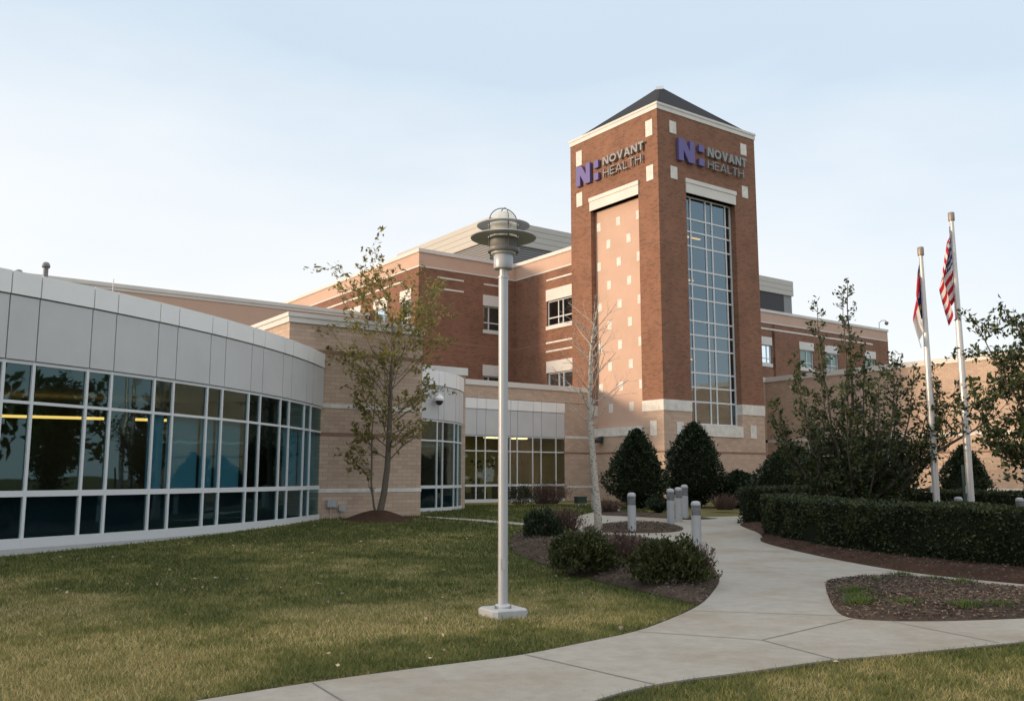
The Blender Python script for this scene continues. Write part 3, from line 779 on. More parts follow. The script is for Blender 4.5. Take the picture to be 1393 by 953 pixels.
def lintel(axis, a0, a1, plane, z0, z1, nm, o=0.03, parent=main):
    m_ = MB()
    if axis == 'x': m_.box(a0, a1, plane - o, plane + .2, z0, z1)
    else: m_.box(plane - o, plane + .2, a0, a1, z0, z1)
    return m_.build(nm, 'cornice_white', parent)
for c, d in wz:
    w0 = brick_window(main, 'x', WF[0], WF[1], MT + .15, c, d, [-1.18], [c + .5], 1)
    w0 = brick_window(main, 'y', WV[0], WV[1], MS + .15, c, d, [9.0, 9.44], [c + .5], 1)
    lintel('x', WF[0] - .05, WF[1] + .05, MT, d, d + .68, 'lintel'); lintel('x', WF[0] - .05, WF[1] + .05, MT, c - .2, c, 'sill', .05)
    lintel('y', WV[0] - .05, WV[1] + .05, MS, d, d + .7, 'lintel'); lintel('y', WV[0] - .05, WV[1] + .05, MS, c - .22, c, 'sill', .05)
for a, b in WL:
    c, d = wz[0]
    brick_window(main, 'y', a, b, MC + .15, c, d, [a + .6], [c + .5], 1)
    lintel('y', a - .05, b + .05, MC, d, d + .65, 'lintel'); lintel('y', a - .05, b + .05, MC, c - .2, c, 'sill', .05)
m_ = MB(); m_.box(MS + 2.0, MS + 2.1, 8.6, 10.3, 11.85, 11.92); m_.build('ceiling_light', 'strip_light', main)
m_ = MB(); m_.box(MS + .5, 7.2, 5.8, MT, 9.0, 9.3); m_.box(MC + .5, 20, MT + 1.2, MT + 20, 9.0, 9.3); m_.box(MS + 5, MS + 5.1, 6, MT + .3, 9.3, 13.9); m_.box(MC + .6, MS + 5, MT + 5, MT + 5.1, 9.3, 13.9); m_.build('floor_slab', 'interior_floor', main)

# rooftop plant screens
pent = thing('roof_plant_screen', 'large pale lapped siding plant screen with louvers on the roof behind the lamp head', 'plant screen', W(4.8, 22.4, 14.9), ROT)
mb = MB(); mb.box(0, 20, 0, 14, 0, 4.35); mb.build('louver_wall', 'louver_grey', pent)
mb = MB(); mb.box(-.12, 20.12, -.12, 14.12, 4.352, 6.15); mb.build('siding_band', 'siding', pent)
mb = MB()
for k in range(22):
    z = 0.2 + k * 0.19; mb.box(-.035, 20.035, -.035, -.001, z, z + .07); mb.box(-.035, -.001, -.001, 14.035, z, z + .07)
mb.build('louver_blades', 'siding_grey', pent)
mb = MB()
for k in range(4):
    z = 4.36 + k * 0.45; mb.box(-.135, 20.135, -.15 , -.121, z + .02, z + .42); mb.box(-.15, -.121, -.121, 14.135, z + .02, z + .42)
mb.build('siding_lap', 'siding', pent)

# right brick wing and its plant screen
rw = thing('brick_wing', 'long red brick wing with tan frieze and white framed windows behind the flagpoles', 'building', W(20, 14.5), ROT)
RX0, RX1 = 8.15, 24.1
RWIN = [(5.75, 7.2), (10.95, 12.75), (14.45, 16.25), (20.2, 21.9)]
mb = MB(); wall(mb, (RX0 - 6, 0), (1, 0), (0, 1), RX1 - RX0 + 6, -0.3, 14.08, .35, [(a - RX0 + 6, b - RX0 + 6, 10.78, 12.28) for a, b in RWIN])
wall(mb, (RX1, .35), (0, 1), (-1, 0), 15, -0.3, 14.08, .35); wall(mb, (RX0 - 6, 15.35), (1, 0), (0, 1), RX1 - RX0 + 6, -.3, 14.08, .35); mb.build('wall', 'red_brick', rw)
mb = MB(); wall(mb, (RX0 - 6, 0), (1, 0), (0, 1), RX1 - RX0 + 6, 14.16, 14.98, .35); wall(mb, (RX1, .35), (0, 1), (-1, 0), 15, 14.16, 14.98, .35); mb.build('frieze', 'tan_plaster', rw)
mb = MB()
for z0_, z1_, o in ((14.08, 14.16, .03), (14.98, 15.2, .07)):
    mb.box(RX0 - 6, RX1 + o, -o, .3, z0_, z1_); mb.box(RX1 - .3, RX1 + o, .3, 15.3, z0_, z1_)
mb.build('cornice', 'cornice_white', rw)
mb = MB(); flat(mb, RX0 - 6, RX1 - .1, .1, 15.2, 14.9); mb.build('roof', 'roofing', rw)
mb = MB(); mb.box(RX0 - 4, 21.6, -.02, .05, 13.55, 13.68); mb.build('stone_stripe', 'stone_white', rw)
for a, b in RWIN:
    brick_window(rw, 'x', a, b, .12, 10.78, 12.28, [a + .95], [11.2], 1, 'glass_clear')
    for z0_, z1_, nm in ((12.28, 12.94, 'lintel'), (10.5, 10.78, 'sill')):
        m_ = MB(); m_.box(a - .08, b + .08, -.04, .2, z0_, z1_); m_.build(nm, 'cornice_white', rw)
    m_ = MB(); m_.box(a + .02, b - .02, .2, .23, 10.8, 12.26); m_.build('blind', 'panel_light', rw)
p2 = thing('roof_plant_screen', 'small siding plant screen with black louvers on the roof right of the tower', 'plant screen', W(26.0, 17.2, 14.9), ROT)
mb = MB(); mb.box(0, 7.75, 0, 8, 0, 2.65); mb.build('wall', 'siding_grey', p2)
mb = MB(); mb.box(.2, 6.6, -.04, -.002, 0.1, 2.64); mb.build('louver', 'louver_black', p2)
mb = MB(); mb.box(-.1, 7.85, -.1, 8.1, 2.652, 4.0)
for k in range(3): mb.box(-.13, 7.88, -.13, -.101, 2.66 + k * .45, 2.66 + k * .45 + .41)
mb.build('siding_band', 'siding', p2)
rl = thing('roof_camera', 'small gooseneck camera on the far roof edge of the brick wing', 'camera', W(43.0, 14.6, 15.2), ROT)
m_ = MB(); m_.tube([(0, 0, 0), (0, 0, .55), (.1, -.2, .75), (.3, -.45, .75), (.4, -.5, .62)], [.04] * 5, 6); m_.build('arm', 'lamp_grey', rl)
m_ = MB(); m_.lathe([(.02, .66), (.16, .6), (.18, .45), (.1, .33), (.01, .3)], 12, (.4, -.5)); m_.build('housing', 'lamp_dark', rl, True)

# ------------------------------------------------------------------ curtain walls
def curtain(parent, pts, outw, z, glass, skip_blind=(), blinds=(), mull=0.075, name='window', upper=True):
    """pts: plan points at the mullions (local), outw: +1/-1 side of the outside; z = (base, sill, transom, head, mid, top)"""
    zb, zs, zt, zh, zm, zp = z
    for i in range(len(pts) - 1):
        p, q = Vector((*pts[i], 0)), Vector((*pts[i + 1], 0)); a = (q - p); L = a.length; a.normalize()
        n = Vector((a.y, -a.x, 0)) * outw
        P = lambda x, d, zz: p + a * x + n * d + Vector((0, 0, zz))
        fr = MB()
        def bar(x0, x1, z0, z1, d0, d1):
            vs = [P(x, d, zz) for zz in (z0, z1) for d in (d0, d1) for x in (x0, x1)]
            fr.add(vs, [(0, 2, 3, 1), (4, 5, 7, 6), (0, 1, 5, 4), (2, 6, 7, 3), (0, 4, 6, 2), (1, 3, 7, 5)])
        bar(-mull / 2, mull / 2, zb + .16, zh, -.05, .022)
        bar(mull / 2, L - mull / 2, zs - .055, zs + .055, -.05, .02)
        bar(mull / 2, L - mull / 2, zt - .028, zt + .028, -.05, .018)
        bar(mull / 2, L - mull / 2, zh - .06, zh, -.05, .018)
        bar(-mull / 2, L - mull / 2, zb - .02, zb + .16, -.1, .04)
        w_ = fr.build(name, 'frame_white', parent)
        g = MB(); g.add([P(0, -.02, zb + .1), P(L, -.02, zb + .1), P(L, -.02, zh), P(0, -.02, zh)], [(0, 1, 2, 3)]); g.build('pane', glass, w_, recalc=False)
        if i in blinds:
            g = MB(); g.add([P(.05, -.16, zs), P(L - .05, -.16, zs), P(L - .05, -.16, zt), P(.05, -.16, zt)], [(0, 1, 2, 3)])
            g.add([P(.05, -.17, zs), P(L - .05, -.17, zs), P(L - .05, -.17, zt), P(.05, -.17, zt)], [(3, 2, 1, 0)]); g.build('blind', 'blind_teal', w_)
        # cladding above: two rows of flat panels with open joints
        for z0, z1, m, d in ((zh + .012, zm - .012, 'panel_grey', .05), (zm + .012, zp, 'panel_light', .075)):
            c = MB(); vs = [P(x, dd, zz) for zz in (z0, z1) for dd in (-.04, d) for x in (.011, L - .011)]
            c.add(vs, [(0, 2, 3, 1), (4, 5, 7, 6), (0, 1, 5, 4), (2, 6, 7, 3), (0, 4, 6, 2), (1, 3, 7, 5)]); c.build('wall_panel', m, parent)
    bk = MB(); pp = [Vector((*p, 0)) for p in pts]
    for i in range(len(pp) - 1):
        a = (pp[i + 1] - pp[i]).normalized(); n = Vector((a.y, -a.x, 0)) * outw
        bk.add([pp[i] - n * .05 + Vector((0, 0, zh)), pp[i + 1] - n * .05 + Vector((0, 0, zh)), pp[i + 1] - n * .05 + Vector((0, 0, zp - .03)), pp[i] - n * .05 + Vector((0, 0, zp - .03))], [(0, 1, 2, 3)])
        bk.add([pp[i] - n * .3 + Vector((0, 0, zh)), pp[i + 1] - n * .3 + Vector((0, 0, zh)), pp[i + 1] - n * .3 + Vector((0, 0, zp - .03)), pp[i] - n * .3 + Vector((0, 0, zp - .03))], [(0, 1, 2, 3)])
        bk.add([pp[i] - n * .3 + Vector((0, 0, zp - .03)), pp[i + 1] - n * .3 + Vector((0, 0, zp - .03)), pp[i + 1] - n * .05 + Vector((0, 0, zp - .03)), pp[i] - n * .05 + Vector((0, 0, zp - .03))], [(0, 1, 2, 3)])
    bk.build('backing', 'joint_dark', parent)

# left curved wing (big radius, bays wide / narrow)
CC = Vector((-30.508, 28.544)); CR = 24.777
lw_ = thing('curved_wing', 'long curved wing of white panels over teal ribbon glazing', 'building', (-8.0, 18.2, 0.0))
LO = Vector((-8.0, 18.2))
angs = [-2.61]; k = 0
while angs[-1] > -60:
    angs.append(angs[-1] - (2.62 if k % 2 == 0 else 1.315)); k += 1
angs = angs[::-1]
def cpt(a, r=CR): return (CC.x + r * math.cos(R(a)) - LO.x, CC.y + r * math.sin(R(a)) - LO.y)
cpts = [cpt(a) for a in angs]
nb = len(cpts) - 1
LZ = (0.41, 1.36, 3.0, 3.75, 4.93, 5.36)
# bays that have their blinds down, counted from the tan wall
bl = {nb - 1 - q for q in (9, 8, 7, 6, 2, 0, 1)}
curtain(lw_, cpts, 1, LZ, 'glass_teal', blinds=bl, mull=0.058)
kb = MB()
for i in range(nb):
    p, q = Vector((*cpts[i], 0)), Vector((*cpts[i + 1], 0)); a = (q - p).normalized(); n = Vector((a.y, -a.x, 0))
    kb.add([p + n * .04 + Vector((0, 0, -.3)), q + n * .04 + Vector((0, 0, -.3)), q + n * .04 + Vector((0, 0, .388)), p + n * .04 + Vector((0, 0, .388)), q - n * .3 + Vector((0, 0, .388)), p - n * .3 + Vector((0, 0, .388))], [(0, 1, 2, 3), (3, 2, 4, 5)])
kb.build('plinth', 'concrete_base', lw_)
# rooms behind the glazing
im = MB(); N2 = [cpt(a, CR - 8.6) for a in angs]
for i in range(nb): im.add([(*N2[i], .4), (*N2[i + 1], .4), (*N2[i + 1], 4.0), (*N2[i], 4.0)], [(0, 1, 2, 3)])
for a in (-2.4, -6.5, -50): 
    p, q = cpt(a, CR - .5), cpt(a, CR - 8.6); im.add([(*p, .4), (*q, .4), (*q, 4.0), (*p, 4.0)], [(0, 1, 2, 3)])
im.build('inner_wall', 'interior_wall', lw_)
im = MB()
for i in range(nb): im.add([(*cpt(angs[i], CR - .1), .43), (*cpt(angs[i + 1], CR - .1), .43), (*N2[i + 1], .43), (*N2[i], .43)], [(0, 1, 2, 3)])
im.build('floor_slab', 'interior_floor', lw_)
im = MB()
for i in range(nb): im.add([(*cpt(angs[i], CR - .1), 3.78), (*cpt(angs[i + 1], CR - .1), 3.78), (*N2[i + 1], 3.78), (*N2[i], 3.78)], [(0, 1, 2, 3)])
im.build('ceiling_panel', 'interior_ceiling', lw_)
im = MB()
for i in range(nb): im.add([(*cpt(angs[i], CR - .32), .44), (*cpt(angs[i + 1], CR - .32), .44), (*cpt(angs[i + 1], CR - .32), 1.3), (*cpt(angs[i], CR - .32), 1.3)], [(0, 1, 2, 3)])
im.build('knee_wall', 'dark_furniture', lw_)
for (xa, ya), (xb, yb) in (((-14.6, 22.7), (-11.0, 24.5)), ((-10.3, 24.85), (-9.5, 25.25))):
    m_ = MB(); m_.seg((xa - LO.x, ya - LO.y, 3.22), (xb - LO.x, yb - LO.y, 3.22), .10, .07); m_.build('ceiling_light', 'strip_light', lw_)
for a, w in ((-33, .9), (-26, .5), (-30, .6)):
    m_ = MB(); p = cpt(a, CR - 4.6); m_.box(p[0] - w, p[0] + w, p[1] - .4, p[1] + .4, .44, 1.7); m_.build('cabinet', 'dark_furniture', lw_)
im = MB()
for i in range(nb):
    im.add([(*cpt(angs[i], CR - .3), 5.0), (*cpt(angs[i + 1], CR - .3), 5.0), (*cpt(angs[i + 1], CR - 14), 5.0), (*cpt(angs[i], CR - 14), 5.0)], [(0, 1, 2, 3)])
    im.add([(*cpt(angs[i], CR - 14), -.3), (*cpt(angs[i + 1], CR - 14), -.3), (*cpt(angs[i + 1], CR - 14), 5.0), (*cpt(angs[i], CR - 14), 5.0)], [(0, 1, 2, 3)])
p, q = cpt(angs[0]), cpt(angs[0], CR - 14); im.add([(*p, -.3), (*q, -.3), (*q, 5.3), (*p, 5.3)], [(0, 1, 2, 3)])
im.build('roof', 'roofing', lw_)
for lab, (x, y, zt) in (('short round roof vent, lower of the two above the white curved wing', (-13.1, 23.6, 7.12)), ('taller round roof vent pipe behind the white curved wing parapet', (-12.6, 24.0, 7.42))):
    vt = thing('roof_vent', lab, 'roof vent', (x, y, 5.0), 0, 'vent pipes on the curved wing roof')
    m_ = MB(); m_.lathe([(.065, 0), (.065, zt - 5.12)], 14); m_.build('pipe', 'louver_ring', vt, True)
    m_ = MB(); m_.lathe([(.10, zt - 5.16), (.105, zt - 5.1), (.07, zt - 5.02), (.01, zt - 5.0)], 14, cap=(True, False)); m_.build('cap', 'lamp_dark', vt, True)
ltr = MB(); ltr.tube([(0, 0, 0), (0, 0, 1.95)], [.02, .012], 6); lo_ = ltr.build('lightning_rod', 'lamp_grey'); lo_.location = (-10.75, 24.0, 5.0)
tag(lo_, 'thin lightning rod standing above the curved parapet', 'lightning rod')

# tan block between the curved glazing
tb = thing('tan_block_wing', 'tan block wing with white cornice behind the young multi-stem tree', 'building', W(-22.48, -6.7), ROT)
TX, TY, TH = 4.6, 7.0, 6.54
mb = MB()
zz_ = [(-.3, 1.2), (1.32, 2.9), (3.0, 3.75), (3.88, 5.38), (5.5, 6.27)]
for a, b in zz_: shell(mb, 0, TX, 0, TY, a, b, .35)
mb.build('wall', 'tan_block', tb)
for z0_, z1_ in ((1.2, 1.32), (3.75, 3.88)):
    mb = MB(); ring(mb, 0, TX, 0, TY, z0_, z1_, .015); mb.build('stone_band', 'stone_white', tb)
for z0_, z1_ in ((2.9, 3.0), (5.38, 5.5)):
    mb = MB(); ring(mb, 0, TX, 0, TY, z0_, z1_, .01); mb.build('dark_course', 'dark_course', tb)
mb = MB(); ring(mb, 0, TX, 0, TY, 6.27, 6.5, .05); ring(mb, 0, TX, 0, TY, 6.44, 6.56, .09, -.048); mb.build('cornice', 'cornice_white', tb)
mb = MB(); flat(mb, .2, TX - .2, .2, TY - .2, 6.3); mb.build('roof', 'roofing', tb)
for x, z, w, h, lab in ((1.46, .78, .13, .2, 'pale utility box low on the tan wall beside the curved glazing'), (1.80, .66, .09, .15, 'smaller grey utility box low on the tan wall near the young tree')):
    ub = thing('utility_box', lab, 'utility box', W(-22.48 + x, -6.7, z), ROT, 'utility boxes on the tan wall')
    m_ = MB(); m_.box(-w, w, -.12, -.001, 0, h); m_.build('body', 'panel_grey', ub)
    m_ = MB(); m_.box(-w - .015, w + .015, -.15, -.121, -.01, h + .02); m_.build('lid', 'bollard_grey', ub)
    m_ = MB(); m_.tube([(0, -.06, 0), (0, -.06, -.6)], [.018, .018], 6); m_.build('conduit', 'lamp_grey', ub)

# second, small curved glazing with its tan cap
sc = thing('curved_bay', 'small curved white panelled bay with dark glazing between the tan walls', 'building', W(-15, -2.0), ROT)
S0 = W(-15, -2.0)
def loc2(x, y):
    d = Vector((x, y, 0)) - Vector((S0.x, S0.y, 0)); return (d.dot(U), d.dot(V))
c2 = [loc2(-7.7 + 5.7 * math.cos(R(a)), 36.5 + 5.7 * math.sin(R(a))) for a in (-41, -30.2, -26.3, -16, -10.8, -1.5)]
curtain(sc, c2, 1, (0.40, 1.31, 2.99, 3.75, 5.02, 5.58), 'glass_teal', mull=.048)
mb = MB(); x0, y0 = -4.2, .28
for a, b in ((-.3, 5.66),): mb.box(1.6, 2.05, y0, y0 + 2.59, a, b if b < 4.9 else 4.99)
mb.box(1.6, 2.05, y0, y0 + .3, 4.991, 4.999)
mb.box(x0, 2.05, y0, y0 + 4.8, 5.0, 5.7); mb.box(x0, 2.05, y0 + 2.6, y0 + 4.8, -.3, 5.0); mb.build('wall', 'tan_block', sc)
mb = MB(); mb.box(x0, 2.12, y0 - .07, y0 + 4.87, 5.72, 6.02); mb.build('cornice', 'cornice_white', sc)
mb = MB(); 
mb.add([(*c2[0], .42)] + [(*p, .42) for p in c2[1:]] + [(2.0, 2.8, .42), (-3, 2.8, .42)], [tuple(range(8))]); mb.build('floor_slab', 'interior_floor', sc)
mb = MB(); mb.add([(*p, 5.2) for p in c2] + [(2.0, .3, 5.2), (-3, .3, 5.2)], [tuple(range(8))]); mb.add([(*p, 3.9) for p in c2] + [(2.0, .3, 3.9), (-3, .3, 3.9)], [tuple(range(8))]); mb.build('roof', 'roofing', sc)
kb = MB()
for i in range(len(c2) - 1):
    p, q = Vector((*c2[i], 0)), Vector((*c2[i + 1], 0)); a = (q - p).normalized(); n = Vector((a.y, -a.x, 0))
    kb.add([p - n * .3 + Vector((0, 0, .43)), q - n * .3 + Vector((0, 0, .43)), q - n * .3 + Vector((0, 0, 1.25)), p - n * .3 + Vector((0, 0, 1.25))], [(0, 1, 2, 3)])
    kb.add([p + n * .03 + Vector((0, 0, -.3)), q + n * .03 + Vector((0, 0, -.3)), q + n * .03 + Vector((0, 0, .38)), p + n * .03 + Vector((0, 0, .38))], [(0, 1, 2, 3)])
kb.build('knee_wall', 'dark_furniture', sc)
dc = thing('dome_camera', 'white dome security camera on the small curved panel bay', 'camera', (-2.67, 33.42, 4.42))
m_ = MB(); m_.box(-.06, .06, -.05, .2, .12, .3); m_.lathe([(.16, .02), (.17, .1), (.12, .2), (.01, .22)], 16, (0, -.12)); m_.build('housing', 'panel_light', dc)
m_ = MB(); m_.lathe([(.01, -.15), (.09, -.12), (.135, -.04), (.145, .018)], 16, (0, -.12)); m_.build('lens', 'dark_furniture', dc, True)

# glazed link in front of the tower
fw_ = thing('glazed_link', 'single storey glazed link with warm lit room and white panels beside the tower', 'building', W(-14, 5.5), ROT)
mb = MB()
for a, b in ((-.3, 1.1), (1.2, 2.9), (3.0, 3.72), (3.85, 5.6)): mb.box(12.11, 13.97, 0, .35, a, b)
for z0_, z1_ in ((5.62, 6.25),): mb.box(0, 13.97, 0, .35, z0_, z1_)
mb.box(0, 13.97, .351, .7, 5.0, 6.25); mb.build('wall', 'tan_block', fw_)
for z0_, z1_ in ((1.1, 1.2), (3.72, 3.85)):
    mb = MB(); mb.box(12.11, 13.97, -.015, .34, z0_, z1_); mb.build('stone_band', 'stone_white', fw_)
mb = MB(); mb.box(12.11, 13.97, -.01, .34, 2.9, 3.0); mb.build('dark_course', 'dark_course', fw_)
mb = MB(); mb.box(0, 13.97, -.06, .5, 6.25, 6.52); mb.build('cornice', 'cornice_white', fw_)
fx = [-11.2, -10.15, -9.55, -8.57, -7.57, -7.02, -6.02, -5.48, -5.03, -4.03, -3.48, -2.48, -1.89]
curtain(fw_, [(x + 14, .06) for x in fx], 1, (0.42, 1.26, 2.97, 3.75, 5.06, 5.6), 'glass_clear', mull=.055)
mb = MB(); flat(mb, 0, 13.9, .4, 8.1, 6.0); mb.build('roof', 'roofing', fw_)
mb = MB(); flat(mb, 0, 13.9, .2, 8.0, .42); mb.build('floor_slab', 'interior_floor', fw_)
mb = MB(); flat(mb, 0, 13.9, .2, 8.0, 3.8); mb.build('ceiling_panel', 'interior_ceiling', fw_)
mb = MB(); mb.box(0, 12.4, 4.2, 4.3, .43, 3.79); mb.box(12.3, 12.4, .36, 4.19, .43, 3.79); mb.box(2.6, 2.7, .36, 4.19, .43, 3.79); mb.build('inner_wall', 'interior_yellow', fw_)
for x in (4.4, 5.7, 8.6, 10.4):
    m_ = MB(); m_.box(x - .4, x + .4, 1.6, 2.0, 3.70, 3.76); m_.build('ceiling_light', 'strip_light_dim', fw_)
m_ = MB(); m_.box(5.9, 6.4, 4.0, 4.19, 2.1, 2.9); m_.build('wall_light', 'strip_light', fw_)
for x in (5.2, 6.6, 8.9, 7.6, 9.9):
    m_ = MB(); m_.box(x - .3, x + .3, 1.2, 1.8, .43, .9); m_.box(x - .3, x + .3, 1.7, 1.8, .9, 1.35); m_.build('seat', 'dark_furniture', fw_)
for x in (5.5, 6.2, 8.3):
    m_ = MB()
    for _ in range(26):
        c = Vector((x + rng.gauss(0, .28), 2.6 + rng.gauss(0, .2), 1.9 + rng.gauss(0, .4))); m_.box(c.x - .06, c.x + .06, c.y - .06, c.y + .06, c.z - .06, c.z + .06)
    m_.box(x - .05, x + .05, 2.55, 2.65, .43, 1.6); m_.build('indoor_plant', 'dark_furniture', fw_)

# two storey tan block at the back left
b2 = thing('tan_rear_block', 'long plain tan block with pale cornice rising behind the curved white parapet', 'building', W(-27, 20), ROT)
mb = MB(); shell(mb, 0, 20.6, 0, 12, -.3, 11.8, .35); mb.build('wall', 'tan_plaster', b2)
mb = MB(); ring(mb, 0, 20.6, 0, 12, 11.8, 12.02, .04); ring(mb, 0, 20.6, 0, 12, 11.97, 12.18, .09, -.038); mb.build('cornice', 'cornice_white', b2)
mb = MB(); flat(mb, .2, 20.4, .2, 11.8, 11.9); mb.build('roof', 'roofing', b2)

# low tan wing on the right
rt = thing('tan_low_wing', 'low tan block wing with dark windows behind the flagpoles and hedges', 'building', W(13.3, 4.2), ROT)
YL = -26.0
wins = [(-9.2, -8.05), (-8.05, -6.0), (-6.0, -4.9), (-4.9, -2.9)]
holes = [(-9.2, -2.9, 1.05, 3.7), (-19.6, -15.1, 0.9, 2.9)]
mb = MB()
for a, b in ((-.3, .98), (1.1, 2.88), (2.99, 3.78), (3.95, 7.55)):
    wall(mb, (0, YL), (0, 1), (1, 0), -YL, a, b, .35, [(h[0] - YL, h[1] - YL, h[2], h[3]) for h in holes])
    wall(mb, (-5.45, 0), (1, 0), (0, 1), 5.8, a, b, .35); wall(mb, (.35, YL), (1, 0), (0, 1), 24, a, b, .35)
mb.box(24, 24.35, YL + .35, 10, -.3, 7.5); mb.build('wall', 'tan_block', rt)
for a, b, z0_, z1_ in ((YL, -.02, 3.78, 3.95), (-15.05, -9.25, .98, 1.1), (YL, -19.65, .98, 1.1)):
    mb = MB(); mb.box(-.015, .34, a, b, z0_, z1_); mb.build('stone_band', 'stone_white', rt)
mb = MB(); mb.box(-.01, .34, YL, -9.25, 2.88, 2.99); mb.box(-.01, .34, -2.85, -.02, 2.88, 2.99); mb.box(-5.45, -.02, -.01, .34, 2.88, 2.99); mb.build('dark_course', 'dark_course', rt)
mb = MB(); mb.box(-.06, .5, YL - .06, -.061, 7.55, 7.85); mb.box(-5.45, .5, -.06, .5, 7.55, 7.85); mb.box(.5, 24.4, YL - .06, YL + .4, 7.55, 7.85); mb.build('cornice', 'cornice_white', rt)
mb = MB(); flat(mb, .3, 24, YL + .3, 10, 7.6); flat(mb, -5.45, .3, .3, 10, 7.6); mb.build('roof', 'roofing', rt)
for a, b in wins: brick_window(rt, 'y', a, b, .14, 1.05, 3.7, [], [2.9], 1, 'glass_teal', .06)
brick_window(rt, 'y', -19.6, -15.1, .14, .9, 2.9, [-18, -16.6], [], 1, 'glass_teal', .06)
mb = MB(); mb.box(4, 4.1, YL + .4, 9, -.3, 7.5); mb.build('inner_wall', 'interior_floor', rt)

# ------------------------------------------------------------------ lamp post
lamp = thing('lamp_post', 'grey post top lamp with two ring shades on a square footing in the lawn', 'lamp post', (-0.11, 11.25, 0))
def lth(nm, prof, m, parent=lamp, n=28, cap=(False, False), smooth=True):
    q = MB(); q.lathe(prof, n, cap=cap); ob = q.build(nm, m, parent)
    if smooth:
        me = ob.data; me.polygons.foreach_set('use_smooth', [len(p.vertices) == 4 for p in me.polygons])
        try: me.set_sharp_from_angle(angle=R(40))
        except Exception: pass
    return ob
fb = MB(); h = .235
oct_ = [(-h, -h + .05), (-h + .05, -h), (h - .05, -h), (h, -h + .05), (h, h - .05), (h - .05, h), (-h + .05, h), (-h, h - .05)]
fb.add([(x, y, -.1) for x, y in oct_] + [(x, y, .085) for x, y in oct_] + [(x * .93, y * .93, .1) for x, y in oct_], [tuple(range(16, 24))] + [(i, (i + 1) % 8, (i + 1) % 8 + 8, i + 8) for i in range(8)] + [(i + 8, (i + 1) % 8 + 8, (i + 1) % 8 + 16, i + 16) for i in range(8)])
ft = fb.build('footing', 'concrete_base', lamp); ft.rotation_euler = (0, 0, R(28))
lth('base_cover', [(.105, .1), (.105, .12), (.085, .14), (.062, .15)], 'lamp_grey')
lth('pole', [(.0595, .1), (.0595, 4.13), (.0595, 4.137), (.066, 4.14), (.066, 4.165), (.049, 4.168), (.049, 4.27)], 'lamp_grey')
q = MB(); q.box(-.026, .026, -.0625, -.055, .55, .68); q.build('access_cover', 'bollard_grey', lamp)
for g in (45, 135, 225, 315):
    q = MB(); q.lathe([(.012, .1), (.012, .135), (.001, .136)], 8, (.125 * math.cos(R(g)), .125 * math.sin(R(g)))); q.build('anchor_bolt', 'lamp_dark', lamp)
lth('collar', [(.05, 4.255), (.118, 4.262), (.122, 4.27), (.122, 4.43), (.118, 4.436), (.155, 4.45), (.16, 4.47)], 'lamp_grey')
lth('collar_ring', [(.16, 4.47), (.195, 4.475), (.205, 4.49), (.205, 4.52), (.19, 4.535), (.178, 4.56), (.178, 4.63), (.185, 4.635), (.185, 4.655), (.165, 4.66)], 'lamp_dark')
def shade(z, r0, r1):
    return lth('ring_shade', [(r1, z + .004), (r1 + .005, z + .011), (r1, z + .018), (r0, z + .030), (r0 - .005, z + .025), (r0, z + .018), (r1, z + .004)], 'lamp_grey', n=48)
shade(4.655, .2, .415); shade(4.815, .2, .335)
m = bpy.data.materials.new('globe_glass'); m.use_nodes = True
t_ = m.node_tree; t_.nodes.clear()
o_ = t_.nodes.new('ShaderNodeOutputMaterial'); tr_ = t_.nodes.new('ShaderNodeBsdfTransparent'); tr_.inputs[0].default_value = (.93, .93, .9, 1)
df_ = t_.nodes.new('ShaderNodeBsdfTranslucent'); df_.inputs[0].default_value = (.93, .91, .82, 1)
d2_ = t_.nodes.new('ShaderNodeBsdfDiffuse'); d2_.inputs[0].default_value = (.90, .88, .78, 1)
gl_ = t_.nodes.new('ShaderNodeBsdfGlossy'); gl_.inputs['Roughness'].default_value = .08
m1_ = t_.nodes.new('ShaderNodeMixShader'); m1_.inputs[0].default_value = .5; t_.links.new(df_.outputs[0], m1_.inputs[1]); t_.links.new(d2_.outputs[0], m1_.inputs[2])
m2_ = t_.nodes.new('ShaderNodeMixShader'); m2_.inputs[0].default_value = .62; t_.links.new(tr_.outputs[0], m2_.inputs[1]); t_.links.new(m1_.outputs[0], m2_.inputs[2])
m3_ = t_.nodes.new('ShaderNodeMixShader'); m3_.inputs[0].default_value = .10; t_.links.new(m2_.outputs[0], m3_.inputs[1]); t_.links.new(gl_.outputs[0], m3_.inputs[2])
t_.links.new(m3_.outputs[0], o_.inputs[0]); MATS['globe_glass'] = m
lth('globe', [(.165, 4.64), (.17, 4.66), (.17, 4.86), (.15, 4.93), (.11, 4.985), (.05, 5.005), (.002, 5.01)], 'globe_glass')
lth('reflector', [(.02, 4.66), (.05, 4.66), (.06, 4.78), (.12, 4.84), (.12, 4.88), (.02, 4.89)], 'panel_light')
cg = MB()
for k in range(2):
    a = R(20 + 90 * k); pts = []
    for q in range(0, 17):
        g = math.pi * q / 16; r = .19 * math.cos(g); pts.append((r * math.cos(a), r * math.sin(a), 4.87 + .185 * math.sin(g)))
    pts = [(pts[0][0], pts[0][1], 4.5)] + pts + [(pts[-1][0], pts[-1][1], 4.5)]
    cg.tube(pts, [.0075] * len(pts), 6)
cg.build('cage', 'lamp_dark', lamp, True)

